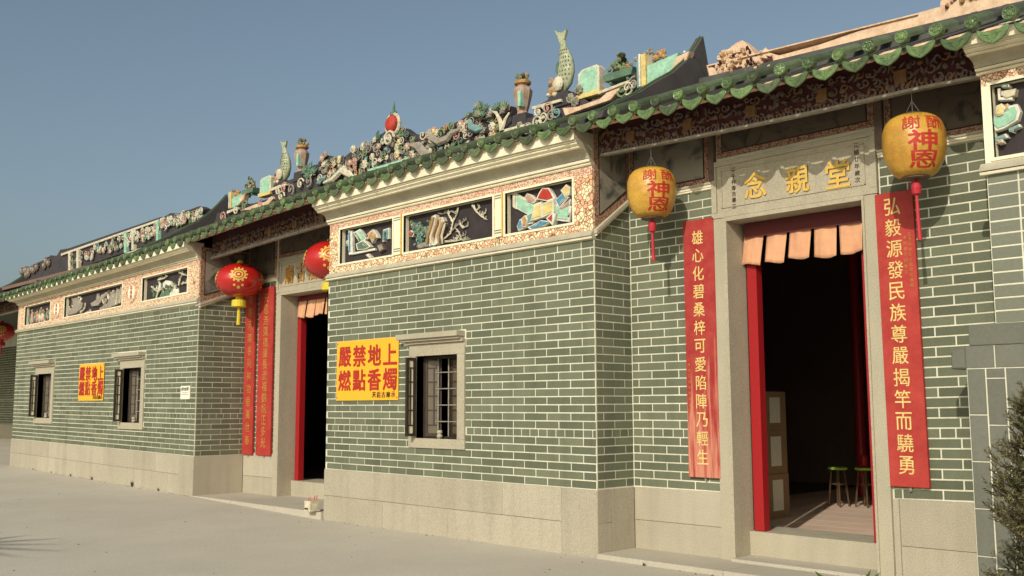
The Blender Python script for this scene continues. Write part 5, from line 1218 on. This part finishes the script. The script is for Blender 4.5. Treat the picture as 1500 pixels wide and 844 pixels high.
weed(.55, -.05, .03, 'tiny moss clump on the doorstep edge', 18)
lt = MB(['weed', 'granite_joint', 'r_k']); rl_ = random.Random(21)
for i in range(230):
    u = rl_.random()
    if u < .45: X = rl_.uniform(XA1, XA0); Y = YA-.02-abs(rl_.gauss(0, .03))
    elif u < .6: X = rl_.uniform(XB0, 3.2); Y = -.045-abs(rl_.gauss(0, .025))
    else: X = rl_.uniform(-9, 3); Y = rl_.uniform(-5, -.2)
    q = rl_.uniform(.003, .010); z = gz(X)+.001; a = rl_.uniform(0, 3.1); c_, s2 = math.cos(a), math.sin(a)
    lt.add([(X-q*c_*1.6, Y-q*s2*1.6, z), (X+q*s2, Y-q*c_, z+q*.3), (X+q*c_*1.6, Y+q*s2*1.6, z+q*.2), (X-q*s2, Y+q*c_, z+q*.4), (X, Y, z+q*.9)], [(0, 1, 4), (1, 2, 4), (2, 3, 4), (3, 0, 4)], rl_.choice([0, 1, 2]))
lo_ = lt.build('litter'); stuff(lo_); tag(lo_, 'scattered dry leaf bits and grit on the forecourt and along the wall foot', 'litter')
# agave tips at the bottom edge, shrub at the right edge
def blade(mb, base, tip, w_):
    b, t_ = Vector(base), Vector(tip); side = (t_-b).cross(Vector((0, -1, .3))).normalized()*w_; mid_ = (b+t_)/2+Vector((0, 0, .03))
    mb.add([b-side, b+side, mid_+side*.8, mid_-side*.8, t_, mid_+Vector((0, .01, -.01)), b+Vector((0, .01, -.012))], [(0, 6, 5, 3), (6, 1, 2, 5), (3, 5, 4), (5, 2, 4)])
pt = thing('agave_plant', 'spiky green plant tips poking up at the lower edge before the doorstep', 'plant', (2.6, -1.9, 0))
def at_px(px, py, Y): x_, z_ = UY(px, py, Y); return (x_, Y, z_)
for px, py, bx, by in ((1193, 836, 1215, 870), (1276, 834, 1262, 880), (1262, 842, 1262, 880), (1290, 838, 1264, 880), (1240, 843, 1258, 880)):
    mb = MB('leaf2'); blade(mb, at_px(bx, by, -.9), at_px(px, py, -.9-.1), .022); mb.build('leaf', pt)
mb = MB('leaf2')
for k in range(9): a = k*.7; blade(mb, at_px(1258, 880, -.9), (at_px(1258, 880, -.9)[0]+.28*math.cos(a), -.9+.28*math.sin(a), .03+.06*(k % 3)), .022)
mb.build('leaf', pt); mb = MB('leaf2'); X_, Z_ = UY(1258, 880, -.9); mb.lathe([(.05, 0), (.04, max(.05, Z_))], (X_, -.9, 0), 8); mb.build('stem', pt)
pm = thing('palm_tree', 'fan palm off the left of the picture whose pointed leaves shade the ground corner', 'palm tree', (-2.1, -10.8, 0))
pcx, pcy, pcz = -2.35, -10.45, 4.0
MB('bark').tube([(-2.1, -10.8, 0), (-2.2, -10.6, 2), (pcx, pcy, pcz)], [.14, .11, .08], 9).build('trunk', pm)
for k in range(18):
    a = k*6.283/18+.1; L = 1.25+.35*((k*7) % 5)/5; mb = MB('leaf2'); u = Vector((math.cos(a), math.sin(a), -.15)); sd = Vector((-math.sin(a), math.cos(a), 0))
    c0 = Vector((pcx, pcy, pcz)); mb.add([c0, c0+u*L*.35+sd*.07, c0+u*L, c0+u*L*.35-sd*.07, c0+u*L*.35+Vector((0, 0, .03))], [(0, 4, 1), (1, 4, 2), (2, 4, 3), (3, 4, 0), (0, 1, 2, 3)]); mb.build('leaf', pm)
sh = thing('shrub', 'dark feathery evergreen shrub rising at the right edge before the gateway', 'shrub', (4.2, -1.2, 0))
mb = MB('bark'); mb.tube([(4.13, -1.2, 0), (4.11, -1.2, .5), (4.15, -1.2, 1.0), (4.13, -1.2, 1.3)], [.04, .035, .02, .01], 7); mb.build('trunk', sh)
rs = random.Random(11)
br = MB('bark'); lv = MB(['leaf', 'leaf2'])
for i in range(330):
    h = rs.uniform(.05, 1.30); a = rs.uniform(0, 6.283); L = (.36*(1-(h/1.75)**2)*(.8+.35*math.sin(h*9+a*2))+.03)*rs.uniform(.6, 1.0)
    b0 = Vector((4.13, -1.2, h)); ex = b0+Vector((L*math.cos(a), L*math.sin(a), L*.55)); br.tube([b0, (b0+ex)/2+Vector((0, 0, -.015)), ex], [.007, .005, .002], 4)
    for j in range(16):
        t_ = rs.uniform(.3, 1.0); s0 = b0+(ex-b0)*t_; d0 = ((ex-b0).normalized()+Vector((rs.uniform(-.8, .8), rs.uniform(-.8, .8), rs.uniform(.0, .9)))).normalized(); sl2 = rs.uniform(.05, .10)
        lv.cr = rs.random()
        for q in range(10):          # short needles along each side shoot
            c_ = s0+d0*sl2*(q+.5)/10; d_ = (d0*.8+Vector((rs.uniform(-1, 1), rs.uniform(-1, 1), rs.uniform(-.6, 1)))).normalized()*rs.uniform(.016, .032); s2 = d_.cross(Vector((rs.random(), rs.random(), rs.random()))).normalized()*.006
            lv.add([c_-s2, c_+s2, c_+d_], [(0, 1, 2)])
br.build('branches', sh); stuff(lv.build('foliage', sh))
flush_bricks()
